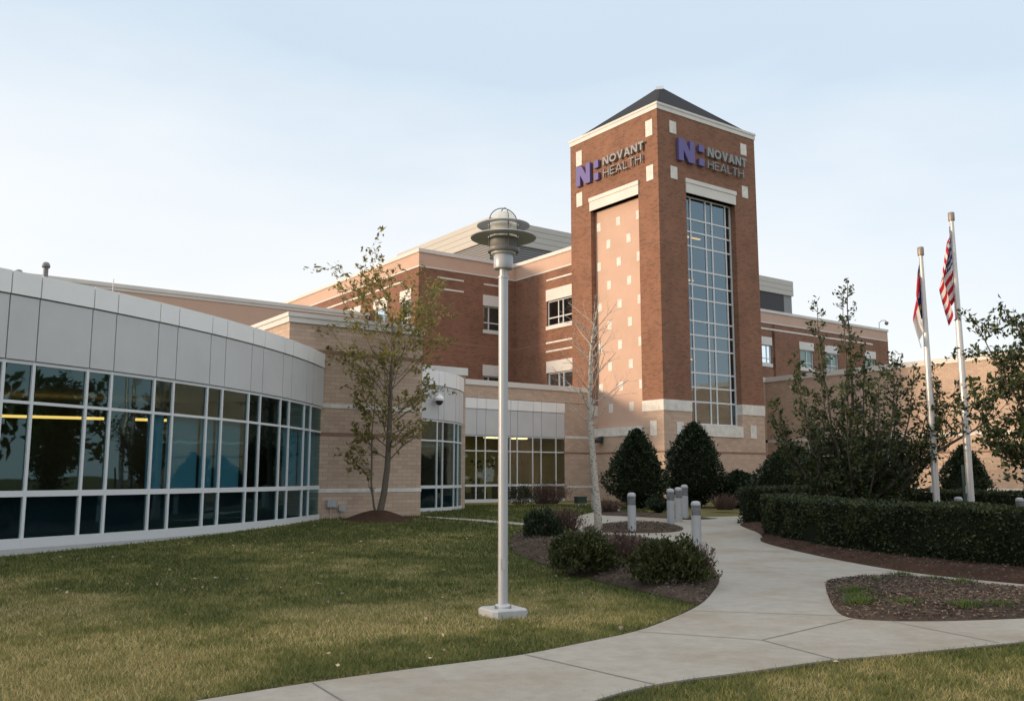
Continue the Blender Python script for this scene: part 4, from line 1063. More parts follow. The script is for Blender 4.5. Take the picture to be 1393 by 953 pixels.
# ------------------------------------------------------------------ bollards
def make_bollard(label, x, y, h=1.07):
    bo = thing('bollard', label, 'bollard', (x, y, ter(x, y)), rng.uniform(0, 6), 'grey path light bollards')
    lth('post', [(.112, -.1), (.112, h - .33), (.1, h - .328)], 'bollard_grey', bo, 24)
    lth('louver', [(.094, h - .33), (.094, h - .1)] , 'louver_ring', bo, 24)
    q = MB()
    for k in range(5):
        z = h - .30 + k * .043; q.lathe([(.094, z + .022), (.112, z), (.112, z + .006), (.094, z + .03)], 24)
    for k in range(3):
        g = R(120 * k + 20); q.box(.1 * math.cos(g) - .012, .1 * math.cos(g) + .012, .1 * math.sin(g) - .012, .1 * math.sin(g) + .012, h - .33, h - .1)
    q.build('louver_blade', 'louver_ring', bo, True)
    lth('cap', [(.094, h - .105), (.115, h - .1), (.115, h - .075), (.106, h - .04), (.085, h - .012), (.04, h), (.001, h + .002)], 'bollard_grey', bo, 24)
    return bo
b0 = make_bollard('grey bollard on the mulch island beside the pale birch trunk', 3.19, 24.55, 1.06)
def put_bollard(label, x, y, zs=1.0):
    c = copy_tree(b0); c.location = (x, y, ter(x, y)); c.scale = (1, 1, zs); c['label'] = label; c.rotation_euler = (0, 0, rng.uniform(0, 6)); return c
put_bollard('nearest grey bollard standing at the path edge beside the green shrub', 4.25, 21.3, 0.98)
put_bollard('grey bollard in front of two others, at the corner of the mulch island', 4.66, 27.05, 1.04)
put_bollard('grey bollard half hidden between the front two, leftmost of the far pair', 5.23, 28.9, 1.02)
put_bollard('grey bollard farthest along the path, in front of the right conical shrub', 5.62, 29.95, 1.07)
put_bollard('grey bollard behind the birch trunk near the grey tower door', 3.15, 35.3, 0.86)
put_bollard('grey bollard rising behind the front hedge beside the taller flagpole', 13.2, 27.2, 1.0)
put_bollard('grey bollard rising behind the front hedge at the far right of the view', 14.9, 27.0, 1.0)

# ------------------------------------------------------------------ flagpoles and flags
def flagpole(label, x, y, h, r0, r1):
    fp = thing('flagpole', label, 'flagpole', (x, y, ter(x, y)), 0, 'flagpoles in the hedged circle')
    lth('pole', [(r0 * 1.7, -.05), (r0 * 1.7, .05), (r0 * 1.05, .12), (r0, .2), (r0, h * .45), (r1, h - .25)], 'pole_white', fp, 18)
    lth('truck', [(r1, h - .26), (.085, h - .25), (.09, h - .23), (.09, h - .02), (.08, h), (.001, h)], 'bronze_cap', fp, 18)
    q = MB(); q.tube([(-.1, -.02, 1.3), (-.085, -.03, h * .5), (-.06, -.03, h - .3)], [.007] * 3, 5); q.build('halyard', 'rope_white', fp)
    q = MB(); q.box(-r0 - .07, -r0, -.03, .03, 1.2, 1.4); q.build('cleat', 'metal_cap', fp)
    return fp
flagpole('shorter white flagpole carrying the red, white and blue state flag', 12.0, 26, 8.32, .095, .055)
flagpole('taller white flagpole carrying the striped national flag', 12.97, 26, 9.38, .1, .058)

def flag_mat(name, kind):
    m = bpy.data.materials.new(name); m.use_nodes = True
    t = m.node_tree; b = t.nodes['Principled BSDF']; b.inputs['Roughness'].default_value = .8; b.inputs['Specular IOR Level'].default_value = .15
    uv = t.nodes.new('ShaderNodeUVMap'); s = t.nodes.new('ShaderNodeSeparateXYZ'); t.links.new(uv.outputs[0], s.inputs[0])
    def M(op, a, b_=None, c=None):
        n = t.nodes.new('ShaderNodeMath'); n.operation = op
        for i, v in enumerate((a, b_, c)):
            if v is None: continue
            if isinstance(v, (int, float)): n.inputs[i].default_value = v
            else: t.links.new(v, n.inputs[i])
        return n.outputs[0]
    def mixc(f, a, b_):
        n = t.nodes.new('ShaderNodeMix'); n.data_type = 'RGBA'; t.links.new(f, n.inputs['Factor'])
        for k, v in (('A', a), ('B', b_)):
            if isinstance(v, tuple): n.inputs[k].default_value = (*v, 1)
            else: t.links.new(v, n.inputs[k])
        return n.outputs['Result']
    X, Y = s.outputs['X'], s.outputs['Y']
    RED, WHITE, BLUE, GOLD = (.50, .03, .045), (.80, .78, .76), (.035, .045, .16), (.55, .38, .08)
    if kind == 'national':
        st = M('MODULO', M('FLOOR', M('MULTIPLY', Y, 13)), 2)                 # 0 red, 1 white, counted from the top
        col = mixc(st, RED, WHITE)
        can = M('MULTIPLY', M('LESS_THAN', X, .4), M('LESS_THAN', Y, 7 / 13))
        fx_ = M('FRACT', M('MULTIPLY', X, 15)); fy_ = M('FRACT', M('MULTIPLY', Y, 5 * 13 / 7))
        d = M('SQRT', M('ADD', M('POWER', M('SUBTRACT', fx_, .5), 2), M('POWER', M('SUBTRACT', fy_, .5), 2)))
        star = M('LESS_THAN', d, .27)
        col = mixc(can, col, mixc(star, BLUE, WHITE))
    else:
        col = mixc(M('GREATER_THAN', Y, .5), RED, WHITE)
        gold = M('MULTIPLY', M('LESS_THAN', M('ABSOLUTE', M('SUBTRACT', M('ABSOLUTE', M('SUBTRACT', Y, .5)), .27)), .045), M('LESS_THAN', M('ABSOLUTE', M('SUBTRACT', X, .167)), .11))
        d = M('SQRT', M('ADD', M('POWER', M('MULTIPLY', M('SUBTRACT', X, .167), 1.6), 2), M('POWER', M('SUBTRACT', Y, .5), 2)))
        bl_ = mixc(gold, BLUE, GOLD); bl_ = mixc(M('LESS_THAN', d, .075), bl_, WHITE)
        col = mixc(M('LESS_THAN', X, 1 / 3), col, bl_)
    t.links.new(col, b.inputs['Base Color'])
    tl = t.nodes.new('ShaderNodeBsdfTranslucent'); t.links.new(col, tl.inputs[0]); ms = t.nodes.new('ShaderNodeMixShader'); ms.inputs[0].default_value = .3
    o = t.nodes['Material Output']; t.links.new(b.outputs[0], ms.inputs[1]); t.links.new(tl.outputs[0], ms.inputs[2]); t.links.new(ms.outputs[0], o.inputs[0])
    MATS[name] = m
flag_mat('flag_national', 'national'); flag_mat('flag_state', 'state')
def make_flag(label, mname, x, y, ztop, hoist, fly, spread, seed, droop):
    """limp cloth: each thread leaves the pole, falls and gathers into folds close to the pole"""
    rr = random.Random(seed); nu, nv = 44, 30
    vs, fs, uvs = [], [], []
    ph = [rr.uniform(0, 6) for _ in range(4)]
    for j in range(nv + 1):
        b_ = j / nv
        for i in range(nu + 1):
            a = i / nu
            # horizontal reach and fall along the thread
            reach = spread * a ** .8 * (.30 + .70 * min(1, b_ * 2.2)) * (1 - .55 * max(0, b_ - .45) / .55)
            fall = fly * droop * (a ** 1.15) * (1 - .12 * b_)
            w = (.05 + .13 * a) * (.5 + .5 * b_)
            fx_ = .45 * w * math.sin(8 * a + 2.0 * b_ + ph[0]) + .12 * w * math.sin(19 * a - 3 * b_ + ph[1])
            fy_ = 1.3 * w * math.sin(10 * a + 2.2 * b_ + ph[2]) + .2 * w * math.cos(21 * a - 3 * b_ + ph[3])
            vs.append((-.07 - reach - fx_ * min(1, 4 * a), -.02 + fy_ * min(1, 4 * a) * 1.1, -b_ * hoist - fall + .02 * math.sin(14 * a + 6 * b_)))
            uvs.append((a, b_))
    for j in range(nv):
        for i in range(nu):
            k = j * (nu + 1) + i; fs.append((k, k + 1, k + nu + 2, k + nu + 1))
    me = bpy.data.meshes.new('flag'); me.from_pydata(vs, [], fs); me.update()
    l = me.uv_layers.new(name='UVMap')
    for p in me.polygons:
        for li in p.loop_indices: l.data[li].uv = uvs[me.loops[li].vertex_index]
        p.use_smooth = True
    me.materials.append(MATS[mname])
    o = bpy.data.objects.new('flag', me); COL.objects.link(o); o.location = (x, y, ztop)
    return tag(o, label, 'flag', 'flags on the two poles')
make_flag('limp red and white striped flag with starred blue canton on the taller pole', 'flag_national', 12.97, 26, 8.98, 2.15, 2.6, .43, 3, .36)
make_flag('limp red, white and blue flag with gold scrolls on the shorter pole', 'flag_state', 12.0, 26, 7.95, 1.7, 2.2, .27, 5, .5)
gp = MB(); gp.tube([(0, 0, 0), (0, 0, 1.95)], [.04, .04], 8); o = gp.build('sign_post', 'green_paint'); o.location = (12.6, 25.6, .05)
tag(o, 'slim dark green post standing close beside the taller flagpole', 'post')

# ------------------------------------------------------------------ plants
def leaf_quads(P, N, length, width, spread=1.0, jit=.35):
    """rhombic leaves: P centres (n,3), N preferred direction of the leaf axis (n,3)"""
    n = len(P)
    A = N + nrng.normal(0, spread, (n, 3)); A /= np.linalg.norm(A, axis=1, keepdims=True) + 1e-9
    B = np.cross(A, nrng.normal(0, 1, (n, 3))); B /= np.linalg.norm(B, axis=1, keepdims=True) + 1e-9
    L = (length * nrng.uniform(1 - jit, 1 + jit, n))[:, None]; Wd = (width * nrng.uniform(1 - jit, 1 + jit, n))[:, None]
    bend = np.cross(A, B) * L * .12
    v = np.empty((n, 4, 3)); v[:, 0] = P - A * L * .5; v[:, 1] = P + B * Wd * .5 + bend; v[:, 2] = P + A * L * .5; v[:, 3] = P - B * Wd * .5 + bend
    return v.reshape(-1, 3)
def rvec(): 
    v = Vector((rng.gauss(0, 1), rng.gauss(0, 1), rng.gauss(0, 1))); return v.normalized()

class Tree:
    def __init__(self, seed): self.r = random.Random(seed); self.w = MB(); self.L = []; self.D = []
    def branch(self, p, d, length, r0, levels, upw=.12, wob=.16, kids=5, leafy=0, leaf_from=.3, kang=45, klen=.45, sides=5, r1=None):
        r = self.r; n = max(3, int(length / .35) + 2); pts = [Vector(p)]; d = Vector(d).normalized(); rad = [r0]; step = length / n
        r1 = r0 * .35 if r1 is None else r1
        for i in range(n):
            d = (d + Vector((r.gauss(0, wob), r.gauss(0, wob), r.gauss(0, wob * .7))) * .6 + Vector((0, 0, upw * .4))).normalized()
            pts.append(pts[-1] + d * step); rad.append(r0 + (r1 - r0) * (i + 1) / n)
        self.w.tube(pts, rad, sides if r0 > .012 else 3, cap=False)
        if leafy:
            m = int(leafy * length + .5)
            for _ in range(m):
                f = leaf_from + (1 - leaf_from) * r.random(); k = min(int(f * n), n - 1); q = pts[k].lerp(pts[k + 1], f * n - k)
                self.L.append(q + Vector((r.gauss(0, .05), r.gauss(0, .05), r.gauss(0, .05)))); self.D.append((pts[k + 1] - pts[k]).normalized())
        if levels > 0:
            for i in range(kids):
                f = .25 + .72 * (i + r.random()) / kids; k = min(int(f * n), n - 1); q = pts[k].lerp(pts[k + 1], f * n - k)
                ax = (pts[k + 1] - pts[k]).normalized(); side = ax.orthogonal(); side.rotate(Matrix.Rotation(r.uniform(0, 6.28), 3, ax))
                ka = R(kang * r.uniform(.7, 1.25)); nd = ax * math.cos(ka) + side.normalized() * math.sin(ka)
                self.branch(q, nd, length * klen * (1.15 - .6 * f) * r.uniform(.7, 1.25), max(rad[k] * .5, .0035), levels - 1, upw, wob * 1.1, max(2, kids - 1), leafy, .1 if levels == 1 else leaf_from, kang, klen * .95, 4)
        return pts

def finish_tree(tr, name, label, cat, base, bark, leafm, size, spread=.8, group=None):
    t = thing(name, label, cat, base, 0, group)
    b = Vector(base); tr.w.v = [(x - b.x, y - b.y, z - b.z) for x, y, z in tr.w.v]
    tr.w.build('trunk', bark, t, True, recalc=False)
    if tr.L:
        P = np.array([tuple(p - b) for p in tr.L]); D = np.array([tuple(d) for d in tr.D])
        np_mesh('crown', leaf_quads(P, D, size[0], size[1], spread), 4, leafm, t)
    return t

# young multi-stem tree on the mulch mound
def oak():
    T = Tree(11); r = T.r; bz = ter(-3.9, 26.9)
    base = Vector((-3.9, 26.9, bz))
    path = [base + Vector((0, 0, -.1)), base + Vector((.05, 0, .5)), base + Vector((.12, 0, 1.1)), base + Vector((.16, 0, 2.2)), base + Vector((.12, 0, 3.6)), base + Vector((.05, .02, 5)), base + Vector((-.02, 0, 6.2)), base + Vector((-.08, 0, 7.4)), base + Vector((-.14, .05, 8.3)), base + Vector((-.15, .05, 9.05))]
    rad = [.17, .13, .12, .11, .10, .082, .06, .04, .024, .01]
    T.w.tube(path, rad, 9)
    def at(z):
        for a, b in zip(path, path[1:]):
            if a.z <= bz + z <= b.z: return a.lerp(b, (bz + z - a.z) / (b.z - a.z))
        return path[-1]
    n = 44
    for i in range(n):
        z = 2.4 + 6.2 * (i / n) ** .95 + r.uniform(-.1, .1)
        az = i * 2.4 + r.uniform(-.4, .4)
        prof = .55 + 1.75 * math.sin(math.pi * min(max((z - 1.6) / 8.2, 0), 1)) ** .8
        el = R(r.uniform(30, 56) if z < 6.5 else r.uniform(40, 66))
        ln = prof * r.uniform(.75, 1.15) / max(math.cos(el), .5) * (.80 if z < 3.6 else 1)
        d = Vector((math.cos(az) * math.cos(el), math.sin(az) * math.cos(el), math.sin(el)))
        T.branch(at(z), d, ln, max(.011, .036 * (1 - z / 11)), 2, .02, .16, 5, 6.0 if z > 3.2 else 3.8, .35, 42, .46)
    s2 = [base + Vector((-.04, 0, 0)), base + Vector((-.2, -.05, .6)), base + Vector((-.36, -.1, 1.5)), base + Vector((-.42, -.1, 2.5)), base + Vector((-.5, -.12, 3.6)), base + Vector((-.5, -.1, 4.8)), base + Vector((-.45, -.1, 6.0))]
    T.w.tube(s2, [.055, .045, .04, .034, .026, .016, .006], 6)
    for i in range(14):
        z = 1.9 + 3.9 * i / 14; k = min(int(z / 6 * 6), 5); q = s2[k].lerp(s2[k + 1], .5)
        az = math.pi + r.uniform(-1.3, 1.3); el = R(r.uniform(18, 42)); ln = r.uniform(.9, 1.6) * (1 - .3 * i / 14)
        T.branch(q, Vector((math.cos(az) * math.cos(el), math.sin(az) * math.cos(el), math.sin(el))), ln, .014, 2, .02, .18, 4, 8, .3, 45, .5)
    t = finish_tree(T, 'young_tree', 'young olive-leaved tree with two stems on a mulch mound before the tan wall', 'tree', tuple(base), 'bark', 'leaf_olive', (.21, .085))
    t.scale = (.80, .80, .70); t.rotation_euler = (0, R(4), 0); return t
oak()
mm = MB(); mm.v = []
for k in range(25):
    for j in range(7):
        rr_ = 1.15 * j / 6; g = 2 * math.pi * k / 24; x = -3.9 + rr_ * math.cos(g) * 1.1; y = 26.9 + rr_ * math.sin(g) * .9
        mm.v.append((x, y, ter(x, y) + .30 * (math.cos(math.pi * j / 6) * .5 + .5) ** .9 - (.02 if j == 6 else 0) + rng.uniform(-.012, .012)))
mm.f = [(k * 7 + j, k * 7 + j + 1, (k + 1) * 7 + j + 1, (k + 1) * 7 + j) for k in range(24) for j in range(6)]
struct(mm.build('mulch_mound', 'mulch_red', None, True))

# bare birch on the island edge
def birch():
    T = Tree(5); r = T.r; bx, by = 2.2, 24.0; base = Vector((bx, by, ter(bx, by)))
    P = [(0.05, 0, -.1), (.03, 0, .6), (-.03, 0, 1.4), (-.10, 0, 2.3), (-.15, 0, 3.2), (-.13, 0, 3.9), (-.1, 0, 4.7), (-.02, 0, 5.4), (.1, 0, 5.95), (.16, 0, 6.3)]
    path = [base + Vector(p) for p in P]; rad = [.115, .10, .09, .08, .07, .055, .042, .028, .014, .005]
    T.w.tube(path, rad, 8)
    for i in range(26):
        z = 2.7 + 3.1 * i / 26 + r.uniform(-.08, .08)
        q = next((a.lerp(b, (base.z + z - a.z) / (b.z - a.z)) for a, b in zip(path, path[1:]) if a.z <= base.z + z <= b.z), path[-1])
        az = i * 2.55 + r.uniform(-.5, .5); el = R(r.uniform(25, 58)); ln = r.uniform(.9, 1.6) * (1.05 - .4 * i / 26)
        T.branch(q, Vector((math.cos(az) * math.cos(el), math.sin(az) * math.cos(el), math.sin(el))), ln, .018, 2, .1, .16, 4, 0, .3, 42, .5)
    return finish_tree(T, 'birch_tree', 'slender bare birch with pale flecked trunk beside the mulch island', 'tree', tuple(base), 'bark_birch', 'leaf_olive', (.1, .05))
birch()

# loose evergreen tree inside the hedge ring
def magnolia():
    T = Tree(21); r = T.r; base = Vector((9.95, 26.5, .05))
    tops = [((9.95, 26.5, 7.45), .07), ((9.72, 26.3, 7.15), .05), ((9.0, 26.4, 6.75), .05), ((8.2, 26.2, 5.2), .05), ((7.7, 26.5, 3.9), .045), ((10.55, 26.9, 5.6), .05), ((11.2, 26.3, 5.2), .05), ((11.9, 26.7, 4.9), .045), ((12.5, 26.4, 4.4), .04), ((8.7, 27.3, 5.0), .04), ((10.4, 25.5, 4.7), .045), ((9.3, 25.4, 4.2), .04), ((11.0, 27.6, 4.6), .04), ((8.3, 25.6, 3.2), .04), ((7.9, 27.2, 3.4), .035), ((9.4, 27.5, 5.6), .035), ((11.6, 26.9, 5.1), .04), ((12.3, 25.9, 4.3), .035), ((13.1, 26.7, 4.4), .03), ((12.6, 26.9, 5.0), .03)]
    for (x, y, z), rr in tops:
        top = Vector((x, y, z)); side = Vector((x - base.x, y - base.y, 0)); n = 9; pts = []
        for i in range(n + 1):
            f = i / n; q = base.lerp(top, f) + side * (.22 * math.sin(math.pi * f)) + Vector((r.gauss(0, .03), r.gauss(0, .03), 0)); pts.append(q)
        T.w.tube(pts, [rr * (1 - .88 * i / n) for i in range(n + 1)], 6)
        H = z
        for i in range(34):
            f = .13 + .87 * ((i + r.random()) / 34) ** 1.1; k = min(int(f * n), n - 1); q = pts[k].lerp(pts[k + 1], f * n - k)
            ln = (.95 - .80 * f) * r.uniform(.5, 1.1) + .10; az = r.uniform(0, 6.28); el = R(r.uniform(20, 60))
            T.branch(q, Vector((math.cos(az) * math.cos(el), math.sin(az) * math.cos(el), math.sin(el))), ln, .012, 1, .05, .16, 4, 16, .15, 45, .5)
    # long limb reaching right
    pts = [base + Vector((.05, -.1, .7)), Vector((10.7, 26.2, 1.35)), Vector((11.46, 26.2, 1.95)), Vector((12.4, 26.2, 2.5)), Vector((13.3, 26.2, 3.0)), Vector((14.2, 26.3, 3.55))]
    T.w.tube(pts, [.06, .056, .05, .04, .028, .012], 7)
    for i in range(34):
        f = .2 + .8 * i / 34; k = min(int(f * 5), 4); q = pts[k].lerp(pts[k + 1], f * 5 - k)
        az = r.uniform(0, 6.28); el = R(r.uniform(10, 75)); T.branch(q, Vector((math.cos(az) * math.cos(el), math.sin(az) * math.cos(el), math.sin(el))), r.uniform(.5, 1.3), .012, 1, .1, .18, 3, 12, .3, 45, .5)
    return finish_tree(T, 'evergreen_tree', 'loose dark evergreen tree with many upright stems behind the clipped hedges', 'tree', tuple(base), 'bark_dark', 'leaf_holly', (.14, .062))
magnolia()
def right_tree():
    T = Tree(31); r = T.r; base = Vector((12.6, 20.2, 0))
    for (x, y, z), rr in [((12.4, 20.2, 5.6), .1), ((11.3, 19.9, 5.0), .06), ((10.25, 19.8, 4.95), .05), ((10.1, 20.3, 3.5), .045), ((11.0, 20.5, 4.3), .05), ((10.6, 19.7, 2.6), .04), ((11.5, 19.6, 3.2), .05), ((13.6, 20.2, 5.2), .06), ((11.7, 20.8, 5.3), .05), ((14.2, 20.6, 4.0), .05), ((11.2, 19.5, 2.4), .04)]:
        top = Vector((x, y, z)); st = base + Vector((0, 0, min(1.2, z * .3))); n = 8
        pts = [base] + [st.lerp(top, i / n) + Vector((0, 0, -.25 * math.sin(math.pi * i / n))) + Vector((r.gauss(0, .04), r.gauss(0, .04), r.gauss(0, .03))) for i in range(n + 1)]
        T.w.tube(pts, [rr * 1.1] + [rr * (1 - .85 * i / n) for i in range(n + 1)], 6)
        for i in range(34):
            f = .22 + .78 * (i + r.random()) / 34; k = min(int(f * n) + 1, n); q = pts[k].lerp(pts[min(k + 1, n + 1)], f * n + 1 - k if k < n else r.random())
            az = r.uniform(0, 6.28); el = R(r.uniform(-5, 60)); ln = r.uniform(.35, .85)
            T.branch(q, Vector((math.cos(az) * math.cos(el), math.sin(az) * math.cos(el), math.sin(el))), ln, .012, 1, .06, .18, 4, 17, .15, 48, .55)
    return finish_tree(T, 'evergreen_tree', 'dark evergreen tree cut off by the right edge, leaning over the hedge', 'tree', tuple(base), 'bark_dark', 'leaf_holly', (.13, .065))
right_tree()

def cone_shrub(label, x, y, r, h, leaf='leaf_dark', n=9000, pw=1.0, name='conical_shrub', size=(.13, .065), bulge=.30, cat='shrub', group=None):
    z = ter(x, y); t = thing(name, label, cat, (x, y, z), rng.uniform(0, 6), group)
    wob_ = [rng.uniform(0, 6.28) for _ in range(4)]
    prof = lambda f: r * (math.sin(math.pi * min(f / bulge, 1) / 2) if f < bulge else 1) * (1 - max(0, (f - bulge) / (1 - bulge)) ** 1.5) ** .78
    f = nrng.random(n) ** .85; a = nrng.uniform(0, 2 * np.pi, n)
    lump = 1 + .13 * np.sin(3 * a + 7 * f + x) + .10 * np.sin(5 * a - 11 * f + 1 + y) + .08 * np.sin(9 * a + 23 * f) + .06 * np.sin(13 * a - 37 * f + x)
    lump = lump + .09 * np.sin(2 * a + wob_[0]) * np.sin(6 * f + wob_[1]) - .10 * (np.sin(4 * a + 9 * f + wob_[2]) > .75)
    rr = np.array([prof(q) for q in f]) * lump * (1 - .22 * nrng.random(n) ** 2) + np.abs(nrng.normal(0, .10, n)) * (nrng.random(n) < .25)
    P = np.stack([rr * np.cos(a), rr * np.sin(a), f * h + nrng.normal(0, .04, n)], 1)
    D = np.stack([np.cos(a), np.sin(a), np.full(n, .7)], 1)
    np_mesh('foliage', leaf_quads(P, D, size[0], size[1], .6), 4, leaf, t)
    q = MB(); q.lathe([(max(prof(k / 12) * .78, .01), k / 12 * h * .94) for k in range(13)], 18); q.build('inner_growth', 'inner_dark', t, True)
    return t
cone_shrub('dense conical evergreen left of the tower corner, behind the first bollard', 4.95, 36.3, 1.1, 3.1, n=11000, group='conical evergreens by the tower')
cone_shrub('dense conical evergreen right of the tower corner, taller of the pair', 7.65, 38.4, 1.24, 3.5, n=11000, group='conical evergreens by the tower')
cone_shrub('dark rounded evergreen against the low tan wall behind the flagpoles', 17.6, 35.6, .95, 2.75, n=6500)
cone_shrub('big dark shrub in the corner between tower and low wing behind the hedge', 11.0, 36, 1.4, 2.6, n=8000, bulge=.5)
cone_shrub('low clipped box shrub between the two conical evergreens', 5.35, 33.6, .42, .62, n=1800, size=(.07, .04), name='box_shrub', bulge=.5)
cone_shrub('low dark evergreen bush at the foot of the right conical evergreen', 9.5, 38.5, 1.1, 1.5, n=4500, name='evergreen_bush', bulge=.5)
cone_shrub('dark bush beside the hedge corner right of the tower', 10.9, 37.6, .8, 1.5, n=3000, name='evergreen_bush', bulge=.6)

def bush(label, x, y, rx, ry, h, n, leaf, twigs=60, size=(.07, .03), name='low_shrub', base_z=None):
    z = (ter(x, y) + .1) if base_z is None else base_z
    t = thing(name, label, 'shrub', (x, y, z), 0, None)
    a = nrng.uniform(0, 2 * np.pi, n); f = nrng.random(n) ** .7
    el = np.arcsin(f); lump = 1 + .16 * np.sin(3 * a + 5 * f + x) + .12 * np.sin(7 * a - 6 * f + y)
    q = (1 - .45 * nrng.random(n) ** 2) * (lump + .10 * np.sin(11 * a + 13 * f)) + .28 * nrng.random(n) * (nrng.random(n) < .14)
    P = np.stack([rx * np.cos(a) * np.cos(el * .85) * q, ry * np.sin(a) * np.cos(el * .85) * q, h * f * (.80 + .25 * nrng.random(n) + .35 * nrng.random(n) * (nrng.random(n) < .10)) * np.maximum(lump, .3) ** .8 + .03], 1)
    D = np.stack([np.cos(a) * .5, np.sin(a) * .5, np.full(n, 1.1)], 1)
    if n: np_mesh('foliage', leaf_quads(P, D, size[0], size[1], .55), 4, leaf, t)
    tw = MB()
    for _ in range(twigs):
        g = rng.uniform(0, 6.28); k = rng.random() ** .6; sp = rng.uniform(.5, 1.05)
        p0 = Vector((rx * .35 * k * math.cos(g), ry * .35 * k * math.sin(g), 0)); p1 = Vector((rx * sp * k * math.cos(g), ry * sp * k * math.sin(g), h * rng.uniform(.75, 1.15) * (1 - .35 * k * k)))
        mid = p0.lerp(p1, .5) + Vector((rng.gauss(0, .03), rng.gauss(0, .03), .04))
        tw.tube([p0, mid, p1], [.006, .0045, .002], 3, cap=False)
    tw.build('stem', 'twig_red', t, recalc=False)
    return t
bush('dark green spreading shrub nearest the path in the front bed, right of the other two', 2.38, 14.0, .54, .46, .52, 8000, 'leaf_shrub', 70)
bush('dark green spreading shrub in the front bed, between a twiggy shrub and the lamp post', 1.2, 15.5, .54, .5, .52, 8000, 'leaf_shrub', 70)
bush('dark green shrub at the back left tip of the front bed', .7, 21.4, .42, .42, .55, 4200, 'leaf_dark', 50)
bush('reddish twiggy shrub between the two green shrubs of the front bed', 2.0, 16.6, .5, .45, .55, 260, 'leaf_brown', 330)
bush('reddish brown twiggy shrub behind the dark shrub at the back of the front bed', 1.25, 22.0, .6, .5, .66, 420, 'leaf_brown', 420)
bush('twiggy brown shrub at the path tip of the front bed, beside the nearest bollard', 2.95, 14.7, .34, .36, .5, 160, 'leaf_brown', 240)
bush('dark twiggy shrub row below the warm lit windows', 1.5, 39.6, 1.35, .5, .95, 700, 'leaf_brown', 420, name='twiggy_shrub')
bush('dark green bush under the warm lit windows, left of the twiggy shrubs', .3, 38.6, .7, .45, .7, 1800, 'leaf_dark', 50, name='evergreen_bush')
bush('brown grassy shrub on the small bed before the left conical evergreen', 3.4, 32.0, .7, .5, .4, 260, 'leaf_brown', 300, name='twiggy_shrub')
bush('reddish bare shrub at the foot of the right conical evergreen by the path end', 8.0, 34.6, .8, .5, .6, 200, 'leaf_brown', 380, name='twiggy_shrub')
gb = thing('garden_box', 'small dark green box on short legs beside the grey door', 'box', (2.95, 39.6, ter(2.9, 39.6)), R(30)); gb.scale = (.75, .75, .75)
m_ = MB(); m_.box(-.3, .3, -.2, .2, .18, .5); m_.build('body', 'green_paint', gb)
m_ = MB(); m_.box(-.33, .33, -.23, .23, .502, .56); m_.build('lid', 'green_paint', gb)
for sx in (-.24, .24):
    for sy in (-.15, .15):
        m_ = MB(); m_.box(sx - .03, sx + .03, sy - .03, sy + .03, 0, .179); m_.build('leg', 'panel_grey', gb)

def hedge(label, path, width, h, dens, size=(.075, .04)):
    base = Vector((*path[0], ter(*path[0]))); t = thing('clipped_hedge', label, 'hedge', tuple(base))
    pts = smooth(path, k=6); P, D = [], []
    core = MB(); sec = []
    for i, p in enumerate(pts):
        a = Vector(pts[min(i + 1, len(pts) - 1)]) - Vector(pts[max(i - 1, 0)]); a.normalize(); n = Vector((-a.y, a.x)); sec.append((Vector(p), a, n))
    hw = width / 2
    for i in range(len(sec) - 1):
        (p, a, n), (q, _, n2) = sec[i], sec[i + 1]; L = (q - p).length
        for side, per in ((1, h), (-1, h), (0, width)):
            m = int(L * per * dens)
            for _ in range(m):
                f = rng.random(); c = p.lerp(q, f); nn = n.lerp(n2, f); s = c.x * .9 + c.y * .7
                und = .035 * math.sin(3.1 * s) + .03 * math.sin(7.3 * s + 1) 
                if side:
                    z = h * rng.random(); taper = .06 * (1 - z / h) if z < h * .5 else -.05 * ((z / h - .5) * 2) ** 6
                    off = hw * 1.0 + und + .05 * math.sin(5 * s + 6 * z) - .1 * rng.random() ** 2 - abs(taper) * .6
                    w_ = Vector((c.x + nn.x * side * off, c.y + nn.y * side * off, ter(c.x, c.y) + .04 + z)); dv = (nn.x * side, nn.y * side, .45)
                else:
                    o = rng.uniform(-hw, hw); z = h + .03 * math.sin(4 * s + 5 * o) + .025 * math.sin(9.7 * s) - .07 * rng.random() ** 2 - .05 * (abs(o) / hw) ** 5 + (.05 * rng.random() if rng.random() < .08 else 0)
                    w_ = Vector((c.x + nn.x * o, c.y + nn.y * o, ter(c.x, c.y) + .04 + z)); dv = (rng.gauss(0, .4), rng.gauss(0, .4), 1)
                P.append(tuple(w_ - base)); D.append(dv)
    for (p, a, n) in (sec[0], sec[-1]):                        # ends
        e = -1 if p is sec[0][0] else 1
        for _ in range(int(width * h * dens * 1.2)):
            o = rng.uniform(-hw, hw); z = h * rng.random(); c = p + n * o + a * e * (.06 * rng.random() - .1 * (abs(o) / hw) ** 3)
            P.append((c.x - base.x, c.y - base.y, ter(p.x, p.y) + .04 + z - base.z)); D.append((a.x * e, a.y * e, .4))
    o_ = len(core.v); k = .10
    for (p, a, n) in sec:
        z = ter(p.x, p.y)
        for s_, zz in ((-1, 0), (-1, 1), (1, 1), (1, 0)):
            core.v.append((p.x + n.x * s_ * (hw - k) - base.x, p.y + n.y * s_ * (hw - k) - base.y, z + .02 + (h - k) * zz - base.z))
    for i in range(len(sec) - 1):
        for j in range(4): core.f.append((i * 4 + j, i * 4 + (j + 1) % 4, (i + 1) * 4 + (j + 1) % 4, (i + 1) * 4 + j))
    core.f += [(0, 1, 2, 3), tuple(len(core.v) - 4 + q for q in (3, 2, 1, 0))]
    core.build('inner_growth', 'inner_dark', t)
    np_mesh('foliage', leaf_quads(np.array(P), np.array(D, float), size[0], size[1], .6), 4, 'leaf_hedge', t)
    return t
